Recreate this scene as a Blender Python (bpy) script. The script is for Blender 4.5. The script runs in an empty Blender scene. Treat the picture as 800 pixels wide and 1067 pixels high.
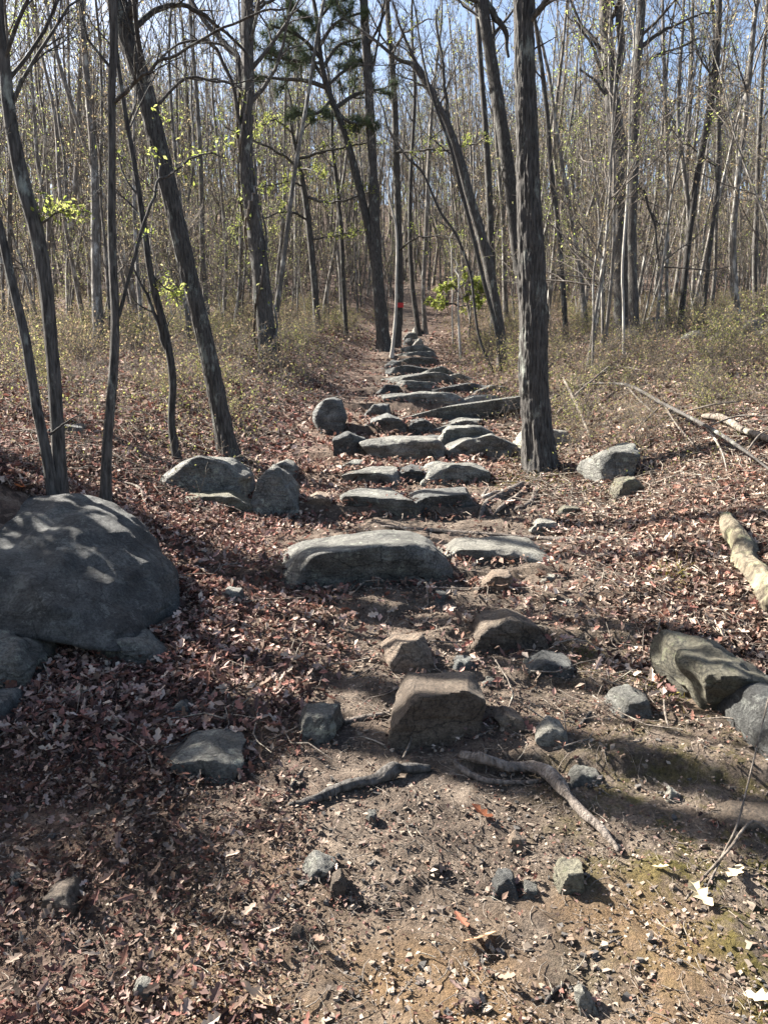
import bpy, math, random
import numpy as np
from mathutils import Vector

rng = np.random.default_rng(7)
random.seed(7)
EXPO = 2.5
W, HT, F = 800.0, 1067.0, 820.0
PITCH = math.radians(8.0)
CAM = np.array([0.0, 0.0, 1.55])
scene = bpy.context.scene
col = scene.collection

# ------------------------------------------------------------------ noise
def _hash(ix, iy, iz, seed):
    h = (ix.astype(np.int64) * 374761393 + iy.astype(np.int64) * 668265263 +
         iz.astype(np.int64) * 2147483647 + seed * 974634777) & 0xFFFFFFFF
    h = ((h ^ (h >> 13)) * 1274126177) & 0xFFFFFFFF
    h = ((h ^ (h >> 16)) * 2246822519) & 0xFFFFFFFF
    h = h ^ (h >> 15)
    return (h & 0xFFFFFF) / float(0xFFFFFF) * 2 - 1

def noise3(x, y, z, seed=0):
    x, y, z = np.broadcast_arrays(np.asarray(x, float), np.asarray(y, float), np.asarray(z, float))
    ix, iy, iz = np.floor(x), np.floor(y), np.floor(z)
    fx, fy, fz = x - ix, y - iy, z - iz
    fx = fx * fx * (3 - 2 * fx); fy = fy * fy * (3 - 2 * fy); fz = fz * fz * (3 - 2 * fz)
    r = 0
    for a in (0, 1):
        for b in (0, 1):
            for c in (0, 1):
                w = (fx if a else 1 - fx) * (fy if b else 1 - fy) * (fz if c else 1 - fz)
                r = r + w * _hash(ix + a, iy + b, iz + c, seed)
    return r

def fbm(x, y, z, oct=4, seed=0, gain=0.5):
    r, a = 0, 1.0
    for i in range(oct):
        r = r + a * noise3(x, y, z, seed + i * 17)
        x, y, z = np.asarray(x) * 2.03 + 3.1, np.asarray(y) * 2.03 + 1.7, np.asarray(z) * 2.03 + 5.3
        a *= gain
    return r

def sm(a, b, x):
    t = np.clip((x - a) / (b - a), 0, 1)
    return t * t * (3 - 2 * t)

# ------------------------------------------------------------------ terrain
STEP_PY = [612, 537, 505, 480, 452, 427, 411, 399, 391, 384, 377, 371]
STEPS = [1431.0 / (p - 311.4) for p in STEP_PY]
def xc(y):
    return 0.035 * y - 0.2

def H(x, y):
    x, y = np.broadcast_arrays(np.asarray(x, float), np.asarray(y, float))
    yy = np.maximum(y, -6)
    z = 0.13 * (yy - 1.5)
    z = z + 0.17 * np.maximum(0, np.sqrt((np.maximum(y, 0) - 42) ** 2 + 36) * .5 + (np.maximum(y, 0) - 42) * .5) * (1 - .0 * y)
    z = z - 0.30 * np.maximum(0, y - 135)
    s = x - xc(y)
    near = sm(2.0, 4.5, y)
    z = z + near * 0.50 * sm(0.8, 3.0, -s) + near * 0.48 * sm(1.3, 3.6, s)
    z = z + near * 0.05 * np.clip(-s - 3, 0, 14) + near * 0.055 * np.clip(s - 3, 0, 14)
    # trail treads
    saw = np.zeros_like(z)
    Y = [3.2] + STEPS
    for k in range(len(Y) - 1):
        gap = Y[k + 1] - Y[k]
        u = (y - Y[k]) / gap
        m = (y >= Y[k]) & (y < Y[k + 1])
        lo = 0.0 if k == 0 else 0.5
        amp = 0.13 * gap * 0.85
        v = (lo - u * (lo + 0.5)) * amp
        nxt = 0.5 * 0.13 * 0.85 * (Y[min(k + 2, len(Y) - 1)] - Y[k + 1])
        bl = sm(Y[k + 1] - 0.03, Y[k + 1] + 0.10, y)
        saw = np.where(m, v, saw)
    # soften the riser
    nz = .35 * noise3(x * 1.7, y * 1.7, 8.1, 31)
    z = z + saw * .6 * sm(-1.25, -.6, s + nz) * (1 - sm(0.55, 1.3, s + nz)) * (1 - sm(24, 30, y)) * np.where(y < STEPS[0] + .8, .55, 1)
    amp = 0.35 + 0.65 * sm(0.6, 2.0, np.abs(s))
    z = z + .34 * np.exp(-((x + 2.5) ** 2 / .5 + (y - 4.5) ** 2 / .45))
    wv = .10 * noise3(x * 1.9, 0.0, 6.0, 13) + .04 * noise3(x * 6.0, 0.0, 2.0, 14)
    for (ly, xa, xb, hh) in ((2.66, .15, .55, .075), (3.72, .15, .45, .06), (4.28, -.45, -.1, .045), (3.28, -.25, .0, .035)):
        z = z + hh * sm(ly - .02, ly + .035, y + wv) * (1 - sm(ly + .1, ly + 1.0, y)) * sm(xa, xb, x) * (1 - sm(1.3, 1.9, x))
    z = z + amp * 0.05 * fbm(x / 1.6, y / 1.6, 0.3, 3, 11) + 0.022 * fbm(x / 0.32, y / 0.32, 1.3, 3, 23)
    z = z + sm(8, 30, y) * 0.35 * noise3(x / 9.0, y / 9.0, 4.4, 5) * sm(1.5, 6, np.abs(s))
    z = z + sm(40, 70, y) * 1.6 * noise3(x / 22.0, y / 22.0, 2.4, 9)
    return z

def Hs(x, y):
    return float(H(np.array([x]), np.array([y]))[0])

def ray(px, py):
    a, b = (px - W / 2) / F, (HT / 2 - py) / F
    d = np.array([a, math.cos(PITCH) + b * math.sin(PITCH), -math.sin(PITCH) + b * math.cos(PITCH)])
    return d / d[1]           # unit advance in Y

_T = np.concatenate([np.arange(1.0, 12, 0.01), np.arange(12, 60, 0.04), np.arange(60, 140, 0.3)])
def ground(px, py):
    d = ray(px, py)
    P = CAM[None] + d[None] * _T[:, None]
    h = H(P[:, 0], P[:, 1])
    k = np.argmax(P[:, 2] < h)
    if not (P[k, 2] < h[k]):
        k = np.argmin(P[:, 2] - h)
    p = P[k]
    return np.array([p[0], p[1], h[k]])

def onplane(px, py, Y):
    return CAM + ray(px, py) * Y

# ------------------------------------------------------------------ mesh helpers
def norm(v):
    return v / np.maximum(np.linalg.norm(v, axis=-1, keepdims=True), 1e-9)

class MB:
    def __init__(s):
        s.v, s.f, s.c, s.n = [], [], [], 0
    def add(s, v, f, c=None):
        v = np.asarray(v, float).reshape(-1, 3); f = np.asarray(f, int).reshape(-1, 4)
        s.v.append(v); s.f.append(f + s.n); s.n += len(v)
        if c is not None:
            s.c.append(np.asarray(c, float).reshape(-1, 3))
    def mesh(s, name, mat, smooth=True):
        v = np.concatenate(s.v); f = np.concatenate(s.f)
        me = bpy.data.meshes.new(name)
        me.vertices.add(len(v)); me.vertices.foreach_set('co', v.astype(np.float32).ravel())
        me.loops.add(f.size); me.loops.foreach_set('vertex_index', f.astype(np.int32).ravel())
        me.polygons.add(len(f)); me.polygons.foreach_set('loop_start', np.arange(0, f.size, 4, dtype=np.int32))
        me.polygons.foreach_set('loop_total', np.full(len(f), 4, dtype=np.int32))
        me.polygons.foreach_set('use_smooth', np.full(len(f), bool(smooth)))
        me.materials.append(mat)
        if s.c:
            c = np.concatenate(s.c); c = np.concatenate([c, np.ones((len(c), 1))], 1)
            a = me.attributes.new('col', 'FLOAT_COLOR', 'FACE')
            a.data.foreach_set('color', c.astype(np.float32).ravel())
        me.update(calc_edges=True)
        me.validate()
        return me
    def build(s, name, mat, parent=None, smooth=True, loc=None):
        o = bpy.data.objects.new(name, s.mesh(name, mat, smooth)); col.objects.link(o)
        if parent is not None: o.parent = parent
        if loc is not None: o.location = loc
        return o

def tubes(P, R, S=3, twist=0):
    P = np.asarray(P, float); R = np.asarray(R, float)
    if P.ndim == 2: P = P[None]; R = R[None]
    N, K, _ = P.shape
    D = norm(np.gradient(P, axis=1))
    m = norm(D.mean(1))
    ref = np.where(np.abs(m[:, :1]) > 0.7, np.array([[0, 1.0, 0]]), np.array([[1.0, 0, 0]]))
    u = norm(np.cross(D, ref[:, None, :])); v = np.cross(D, u)
    a = np.arange(S) / S * 2 * math.pi
    ca, sa = np.cos(a), np.sin(a)
    V = P[:, :, None, :] + R[:, :, None, None] * (ca[None, None, :, None] * u[:, :, None, :] + sa[None, None, :, None] * v[:, :, None, :])
    idx = np.arange(N * K * S).reshape(N, K, S)
    a0 = idx[:, :-1, :]; a1 = np.roll(idx, -1, 2)[:, :-1, :]
    b0 = idx[:, 1:, :]; b1 = np.roll(idx, -1, 2)[:, 1:, :]
    Fc = np.stack([a0, a1, b1, b0], -1).reshape(-1, 4)
    return V.reshape(-1, 3), Fc

def catmull(P, n):
    P = np.asarray(P, float)
    K = len(P)
    Q = np.concatenate([[2 * P[0] - P[1]], P, [2 * P[-1] - P[-2]]])
    out = []
    for t in np.linspace(0, K - 1, n):
        i = min(int(t), K - 2); f = t - i
        p0, p1, p2, p3 = Q[i], Q[i + 1], Q[i + 2], Q[i + 3]
        out.append(.5 * (2 * p1 + (p2 - p0) * f + (2 * p0 - 5 * p1 + 4 * p2 - p3) * f * f + (3 * p1 - p0 - 3 * p2 + p3) * f ** 3))
    return np.array(out)

def spawn(P, R, n, t0, t1, length, ang, K, up=0.1, jit=0.12, rf=0.6, tip=0.25, r=None, tlen=0.5):
    """children of N parent polylines: returns (P,R)"""
    r = r or rng
    N, KP, _ = P.shape
    t = t0 + (t1 - t0) * (np.arange(n)[None, :] + r.random((N, n))) / n
    ft = t * (KP - 1); i = np.clip(ft.astype(int), 0, KP - 2); f = (ft - i)[..., None]
    I = np.arange(N)[:, None]
    p = P[I, i] * (1 - f) + P[I, i + 1] * f
    rr = R[I, i] * (1 - f[..., 0]) + R[I, i + 1] * f[..., 0]
    d = norm(P[I, i + 1] - P[I, i])
    q = norm(np.cross(d, norm(r.normal(size=d.shape))))
    A = np.radians(r.uniform(ang[0], ang[1], (N, n)))[..., None]
    d = norm(np.cos(A) * d + np.sin(A) * q)
    plen = np.linalg.norm(np.diff(P, axis=1), axis=2).sum(1)[:, None]
    L = (length * (plen if length < 1 else 1)) * r.uniform(.6, 1.15, (N, n)) * (1 - tlen * (t - t0) / max(t1 - t0, 1e-6))
    p, d, rr, L = p.reshape(-1, 3), d.reshape(-1, 3), rr.reshape(-1), L.reshape(-1)
    M = len(p)
    out = [p]; cur = p
    for k in range(1, K):
        d = norm(d + r.normal(size=d.shape) * jit + np.array([0, 0, up]))
        cur = cur + d * (L / (K - 1))[:, None]
        out.append(cur)
    CP = np.stack(out, 1)
    r0 = np.minimum(rr * rf, L * 0.03 + 0.004)
    CR = r0[:, None] * np.linspace(1, tip, K)[None]
    return CP, CR

def tagit(o, label=None, cat=None, group=None, kind=None):
    if label: o['label'] = label
    if cat: o['category'] = cat
    if group: o['group'] = group
    if kind: o['kind'] = kind
    return o

def empty(name, loc, label, cat, group=None):
    o = bpy.data.objects.new(name, None); col.objects.link(o); o.location = loc
    o.empty_display_size = 0.3
    return tagit(o, label, cat, group)

# leaf scatter templates (all quads)
def leaf_tmpl(kind):
    if kind == 0:   # fragment
        v = [(-.5, -.08, 0), (.1, -.38, .16), (.5, .05, 0.02), (-.15, .30, .2)]
        return np.array(v), np.array([(0, 1, 2, 3)])
    if kind == 1:   # pointed, folded
        v = [(-.5, 0, .05), (-.1, -.26, .14), (.5, 0, .10), (-.05, 0, 0), (-.1, .26, .12)]
        return np.array(v), np.array([(0, 1, 2, 3), (0, 3, 2, 4)])
    xs = [-.5, -.3, -.16, .02, .16, .32, .5]
    ws = [.03, .17, .09, .30, .12, .22, .02]
    v, f = [], []
    for x, w in zip(xs, ws):
        c = .25 * x * x + .04
        v += [(x - .03, -w, c + .22 * w), (x, 0, c - .02), (x - .03, w, c + .3 * w)]
    for i in range(len(xs) - 1):
        a = i * 3
        f += [(a, a + 3, a + 4, a + 1), (a + 1, a + 4, a + 5, a + 2)]
    return np.array(v), np.array(f)

def scatter(mb, P, size, kind, palette, tilt=0.35, r=rng, vary=.25):
    T, Fq = leaf_tmpl(kind)
    N = len(P)
    if N == 0: return
    a = r.uniform(0, 2 * math.pi, N); tx = r.normal(size=N) * tilt; ty = r.normal(size=N) * tilt
    ca, sa = np.cos(a), np.sin(a)
    V = T[None] * size[:, None, None] * np.array([1, 1, 1])[None, None] * np.stack([np.ones(N), r.uniform(.7, 1.2, N), r.uniform(.4, 2.2, N)], 1)[:, None, :]
    x, y, z = V[..., 0], V[..., 1], V[..., 2]
    y, z = y * np.cos(tx)[:, None] - z * np.sin(tx)[:, None], y * np.sin(tx)[:, None] + z * np.cos(tx)[:, None]
    x, z = x * np.cos(ty)[:, None] + z * np.sin(ty)[:, None], -x * np.sin(ty)[:, None] + z * np.cos(ty)[:, None]
    x, y = x * ca[:, None] - y * sa[:, None], x * sa[:, None] + y * ca[:, None]
    V = np.stack([x, y, z], -1) + P[:, None, :]
    nf = len(Fq)
    FF = Fq[None] + (np.arange(N) * len(T))[:, None, None]
    pal = np.asarray(palette)
    c = pal[r.integers(0, len(pal), N)] * r.uniform(1 - vary, 1 + vary, (N, 1))
    mb.add(V, FF, np.repeat(c, nf, 0))

# ------------------------------------------------------------------ materials
def newmat(name):
    m = bpy.data.materials.new(name); m.use_nodes = True
    nt = m.node_tree; nt.nodes.clear()
    out = nt.nodes.new('ShaderNodeOutputMaterial')
    b = nt.nodes.new('ShaderNodeBsdfPrincipled')
    nt.links.new(b.outputs[0], out.inputs[0])
    b.inputs['Roughness'].default_value = .9
    b.inputs['Specular IOR Level'].default_value = .25
    return m, nt, b, out

def ramp(nt, fac, stops):
    r = nt.nodes.new('ShaderNodeValToRGB')
    e = r.color_ramp.elements
    while len(e) < len(stops): e.new(.5)
    for k, (p, c) in enumerate(stops):
        e[k].position = p; e[k].color = (*c, 1)
    nt.links.new(fac, r.inputs[0])
    return r.outputs[0]

def tex(nt, kind, scale, vec, **kw):
    n = nt.nodes.new(kind); n.inputs['Scale'].default_value = scale
    for k, v in kw.items(): n.inputs[k].default_value = v
    if vec is not None: nt.links.new(vec, n.inputs['Vector'])
    return n

def mapping(nt, scale, coord='Object'):
    tc = nt.nodes.new('ShaderNodeTexCoord'); mp = nt.nodes.new('ShaderNodeMapping')
    mp.inputs['Scale'].default_value = scale
    nt.links.new(tc.outputs[coord], mp.inputs[0])
    return mp.outputs[0]

def mix(nt, fac, a, b, mode='MIX'):
    n = nt.nodes.new('ShaderNodeMix'); n.data_type = 'RGBA'; n.blend_type = mode
    for s, v in ((n.inputs[0], fac), (n.inputs[6], a), (n.inputs[7], b)):
        if isinstance(v, (int, float)): s.default_value = v
        elif isinstance(v, tuple): s.default_value = (*v, 1)
        else: nt.links.new(v, s)
    return n.outputs[2]

def bump(nt, h, b, strength, dist):
    n = nt.nodes.new('ShaderNodeBump'); n.inputs['Strength'].default_value = strength
    n.inputs['Distance'].default_value = dist
    nt.links.new(h, n.inputs['Height']); nt.links.new(n.outputs[0], b.inputs['Normal'])

def objrand(nt, lo, hi):
    oi = nt.nodes.new('ShaderNodeObjectInfo'); mr = nt.nodes.new('ShaderNodeMapRange')
    mr.inputs['To Min'].default_value = lo; mr.inputs['To Max'].default_value = hi
    nt.links.new(oi.outputs['Random'], mr.inputs['Value'])
    return mr.outputs[0]

def scale_color(nt, c, val):
    n = nt.nodes.new('ShaderNodeVectorMath'); n.operation = 'SCALE'
    nt.links.new(c, n.inputs[0])
    nt.links.new(val, n.inputs['Scale'])
    return n.outputs[0]

def rock_mat(name, dark, mid, light, lichen=None, lich_amt=.62):
    m, nt, b, _ = newmat(name)
    v = mapping(nt, (1, 1, 1))
    oi = nt.nodes.new('ShaderNodeObjectInfo')
    va = nt.nodes.new('ShaderNodeVectorMath'); va.operation = 'ADD'
    sc = nt.nodes.new('ShaderNodeMath'); sc.operation = 'MULTIPLY'; sc.inputs[1].default_value = 50
    nt.links.new(oi.outputs['Random'], sc.inputs[0])
    nt.links.new(v, va.inputs[0]); nt.links.new(sc.outputs[0], va.inputs[1]); v = va.outputs[0]
    n1 = tex(nt, 'ShaderNodeTexNoise', 5, v, Detail=10, Roughness=.65)
    c = ramp(nt, n1.outputs[0], [(.3, dark), (.5, mid), (.72, light)])
    n2 = tex(nt, 'ShaderNodeTexNoise', 75, v, Detail=6, Roughness=.8)
    sp = ramp(nt, n2.outputs[0], [(.38, (.3, .3, .3)), (.58, (1.35, 1.35, 1.35))])
    c = mix(nt, .85, c, sp, 'MULTIPLY')
    if lichen:
        n3 = tex(nt, 'ShaderNodeTexNoise', 11, v, Detail=12, Roughness=.85, Distortion=.2)
        f = ramp(nt, n3.outputs[0], [(lich_amt - .03, (0, 0, 0)), (lich_amt + .01, (1, 1, 1))])
        c = mix(nt, f, c, lichen)
    nd = tex(nt, 'ShaderNodeTexNoise', 6, v, Detail=4)
    vm = nt.nodes.new('ShaderNodeVectorMath'); vm.operation = 'MULTIPLY_ADD'; vm.inputs[1].default_value = (.25, .25, .25)
    nt.links.new(nd.outputs['Color'], vm.inputs[0]); nt.links.new(v, vm.inputs[2])
    vc = tex(nt, 'ShaderNodeTexVoronoi', 3.2, vm.outputs[0]); vc.feature = 'DISTANCE_TO_EDGE'
    ck = ramp(nt, vc.outputs['Distance'], [(.0, (.25, .25, .25)), (.022, (1, 1, 1))])
    c = mix(nt, .8, c, ck, 'MULTIPLY')
    nt.links.new(scale_color(nt, c, objrand(nt, .72, 1.08)), b.inputs['Base Color'])
    b.inputs['Roughness'].default_value = .66; b.inputs['Specular IOR Level'].default_value = .35
    ma = nt.nodes.new('ShaderNodeMapping'); ma.inputs['Scale'].default_value = (3, 3, 26)
    ma.inputs['Rotation'].default_value = (.25, .15, 0)
    nt.links.new(v, ma.inputs[0])
    n4 = tex(nt, 'ShaderNodeTexNoise', 1, ma.outputs[0], Detail=6, Roughness=.6)
    ad = nt.nodes.new('ShaderNodeMath'); ad.operation = 'ADD'
    n5 = tex(nt, 'ShaderNodeTexNoise', 16, v, Detail=12, Roughness=.8)
    nt.links.new(n4.outputs[0], ad.inputs[0]); nt.links.new(n5.outputs[0], ad.inputs[1])
    bump(nt, ad.outputs[0], b, 1.0, .07)
    return m

M = {}
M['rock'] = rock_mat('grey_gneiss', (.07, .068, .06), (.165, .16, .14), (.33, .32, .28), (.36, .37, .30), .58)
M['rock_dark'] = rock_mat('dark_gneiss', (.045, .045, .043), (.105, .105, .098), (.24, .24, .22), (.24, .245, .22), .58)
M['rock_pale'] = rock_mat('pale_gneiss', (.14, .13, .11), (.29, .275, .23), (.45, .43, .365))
M['rock_tan'] = rock_mat('tan_sandstone', (.12, .085, .058), (.26, .19, .135), (.40, .32, .235))
M['rock_brown'] = rock_mat('brown_stone', (.09, .065, .045), (.17, .13, .095), (.28, .23, .17), (.16, .16, .06), .66)
M['rock_moss'] = rock_mat('mossy_stone', (.07, .062, .042), (.17, .155, .11), (.31, .29, .21), (.21, .215, .13), .58)

def bark_mat(name, dark, light, lich=(.30, .32, .27), amt=.68, vs=1.0, bs=.9, bd=.02):
    m, nt, b, _ = newmat(name)
    v = mapping(nt, (28 * vs, 28 * vs, 4 * vs))
    n1 = tex(nt, 'ShaderNodeTexNoise', 1, v, Detail=7, Roughness=.65, Distortion=.3)
    c = ramp(nt, n1.outputs[0], [(.34, dark), (.66, light)])
    v2 = mapping(nt, (7, 7, 3))
    n2 = tex(nt, 'ShaderNodeTexNoise', 1, v2, Detail=8, Roughness=.7)
    f = ramp(nt, n2.outputs[0], [(amt - .05, (0, 0, 0)), (amt + .05, (1, 1, 1))])
    c = mix(nt, f, c, lich)
    nt.links.new(scale_color(nt, c, objrand(nt, .75, 1.3)), b.inputs['Base Color'])
    bump(nt, n1.outputs[0], b, bs, bd)
    return m
M['bark'] = bark_mat('grey_brown_bark', (.018, .016, .014), (.105, .096, .087), (.22, .23, .20), .62, 2.0)
M['bark_far'] = bark_mat('woodland_bark', (.045, .04, .034), (.17, .152, .132), (.32, .31, .28), .57, 1.2)
M['bark_pale'] = bark_mat('pale_sapling_bark', (.22, .20, .17), (.46, .43, .38), (.5, .5, .46), .6)
M['bark_dead'] = bark_mat('weathered_dead_wood', (.05, .04, .033), (.22, .185, .15), (.30, .28, .22), .62, 1.4)
M['bark_root'] = bark_mat('root_bark', (.05, .04, .033), (.20, .17, .145), (.34, .31, .27), .62, 2.4, 1, .02)
M['twig'] = bark_mat('twig_bark', (.06, .05, .042), (.19, .163, .135), (.27, .25, .22), .62, 1)
M['lichen_log'] = bark_mat('lichened_log', (.05, .04, .028), (.22, .185, .13), (.26, .25, .15), .56, 1.1, 1, .02)

def leaf_mat(name, attr=True, colr=(.3, .35, .08), trans=.45, rnd=(.8, 1.2)):
    m, nt, b, out = newmat(name)
    if attr:
        a = nt.nodes.new('ShaderNodeAttribute'); a.attribute_name = 'col'; c = a.outputs['Color']
    else:
        rgb = nt.nodes.new('ShaderNodeRGB'); rgb.outputs[0].default_value = (*colr, 1)
        c = scale_color(nt, rgb.outputs[0], objrand(nt, *rnd))
    nt.links.new(c, b.inputs['Base Color'])
    b.inputs['Roughness'].default_value = .75
    b.inputs['Specular IOR Level'].default_value = .12
    t = nt.nodes.new('ShaderNodeBsdfTranslucent'); nt.links.new(c, t.inputs[0])
    mx = nt.nodes.new('ShaderNodeMixShader'); mx.inputs[0].default_value = trans
    nt.links.new(b.outputs[0], mx.inputs[1]); nt.links.new(t.outputs[0], mx.inputs[2])
    nt.links.new(mx.outputs[0], out.inputs[0])
    return m
M['litter'] = leaf_mat('dry_leaf_litter', trans=.18)
M['leaf'] = leaf_mat('young_green_leaf', trans=.55)
M['needle'] = leaf_mat('pine_needle', trans=.15)

# ground
def ground_mat():
    m, nt, b, _ = newmat('forest_soil')
    v = mapping(nt, (1, 1, 1))
    n1 = tex(nt, 'ShaderNodeTexNoise', 1.6, v, Detail=9, Roughness=.65)
    c = ramp(nt, n1.outputs[0], [(.32, (.045, .032, .025)), (.5, (.095, .068, .05)), (.7, (.18, .13, .095))])
    vo = tex(nt, 'ShaderNodeTexVoronoi', 26, v)
    hs = nt.nodes.new('ShaderNodeSeparateColor'); nt.links.new(vo.outputs['Color'], hs.inputs[0])
    lc = ramp(nt, hs.outputs[0], [(0, (.05, .03, .022)), (.35, (.13, .08, .06)), (.7, (.22, .14, .10)), (1, (.34, .25, .19))])
    c = mix(nt, .55, c, lc)
    a = nt.nodes.new('ShaderNodeAttribute'); a.attribute_name = 'path'
    n6 = tex(nt, 'ShaderNodeTexNoise', 9, v, Detail=12, Roughness=.8)
    dirt = ramp(nt, n6.outputs[0], [(.36, (.05, .038, .03)), (.5, (.135, .103, .078)), (.64, (.27, .215, .165))])
    sepp = nt.nodes.new('ShaderNodeSeparateColor'); nt.links.new(a.outputs['Color'], sepp.inputs[0])
    c = mix(nt, sepp.outputs[0], c, dirt)
    n7 = tex(nt, 'ShaderNodeTexNoise', 7, v, Detail=10, Roughness=.75)
    mm = nt.nodes.new('ShaderNodeMath'); mm.operation = 'MULTIPLY'
    mf = ramp(nt, n7.outputs[0], [(.47, (0, 0, 0)), (.58, (1, 1, 1))])
    nt.links.new(mf, mm.inputs[0]); nt.links.new(sepp.outputs[1], mm.inputs[1])
    c = mix(nt, mm.outputs[0], c, (.10, .085, .018))
    # orange mineral soil near the bottom edge
    mm2 = nt.nodes.new('ShaderNodeMath'); mm2.operation = 'MULTIPLY'
    mf2 = ramp(nt, n1.outputs[0], [(.42, (0, 0, 0)), (.58, (1, 1, 1))])
    nt.links.new(mf2, mm2.inputs[0]); nt.links.new(sepp.outputs[2], mm2.inputs[1])
    c = mix(nt, mm2.outputs[0], c, (.21, .135, .072))
    n3 = tex(nt, 'ShaderNodeTexNoise', 90, v, Detail=5, Roughness=.75)
    sp = ramp(nt, n3.outputs[0], [(.35, (.45, .45, .45)), (.65, (1.45, 1.45, 1.45))])
    c = mix(nt, .8, c, sp, 'MULTIPLY')
    nt.links.new(c, b.inputs['Base Color'])
    b.inputs['Roughness'].default_value = .95
    ad = nt.nodes.new('ShaderNodeMath'); ad.operation = 'ADD'
    n4 = tex(nt, 'ShaderNodeTexNoise', 28, v, Detail=9, Roughness=.75)
    nt.links.new(n4.outputs[0], ad.inputs[0]); nt.links.new(n3.outputs[0], ad.inputs[1])
    bump(nt, ad.outputs[0], b, 1.0, .03)
    return m
M['ground'] = ground_mat()

# ------------------------------------------------------------------ ground mesh
def axis(segs):
    out = []
    for a, b, s in segs: out.append(np.arange(a, b, s))
    return np.concatenate(out)
xp = axis([(0, 3, .018), (3, 6, .05), (6, 14, .15), (14, 40, .8), (40, 161, 6)])
xs = np.concatenate([-xp[:0:-1], xp])
ys = axis([(-30, -4, 3), (-4, 1, .25), (1, 6.6, .016), (6.6, 12, .035), (12, 22, .08), (22, 45, .3), (45, 140, 1.5), (140, 240, 8)])
GX, GY = np.meshgrid(xs, ys)
Z = H(GX, GY)
S_ = GX - xc(GY)
nearm = (np.abs(GX) < 6.5) & (GY > 1) & (GY < 13)
Z = Z + np.where(nearm, 0.011 * fbm(GX / .075, GY / .075, 2.2, 3, 77, .7), 0)
def path_mask(x, y):
    s = x - xc(y)
    n = 0.35 * fbm(x / .5, y / .5, .5, 3, 41)
    right = (1 - sm(1.1, 1.55, s + n * .8)) * sm(-.5, .0, s + n * .6) * sm(2.6, 3.2, y) * (1 - sm(6.6, 8.0, y)) * .95
    trail = (1 - sm(.5, .9, np.abs(s) + n * .5)) * .6
    bottom = (1 - sm(2.7, 3.5, y + n)) * sm(-.75, -.05, x + n * .6)
    return np.clip(np.maximum(np.maximum(right, trail), bottom), 0, 1)
PM = path_mask(GX, GY)
moss = (1 - sm(2.0, 3.6, GY)) * sm(.35, .9, GX) + .8 * np.exp(-((GX - 1.0) ** 2 + (GY - 3.55) ** 2) / .06) + .9 * np.exp(-((GX - 1.15) ** 2 + (GY - 7.3) ** 2) / .12)
orange = (1 - sm(1.9, 2.3, GY + .2 * noise3(GX * 3, GY * 3, 0, 3))) * (1 - sm(.5, .9, np.abs(GX - .15)))
mb = MB()
ny, nx = GX.shape
idx = np.arange(nx * ny).reshape(ny, nx)
mb.add(np.stack([GX, GY, Z], -1), np.stack([idx[:-1, :-1], idx[:-1, 1:], idx[1:, 1:], idx[1:, :-1]], -1))
g = mb.build('ground', M['ground'])
g['kind'] = 'structure'
at = g.data.attributes.new('path', 'FLOAT_COLOR', 'POINT')
at.data.foreach_set('color', np.stack([PM, np.clip(moss, 0, 1), np.clip(orange, 0, 1), np.ones_like(PM)], -1).astype(np.float32).ravel())

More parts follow.
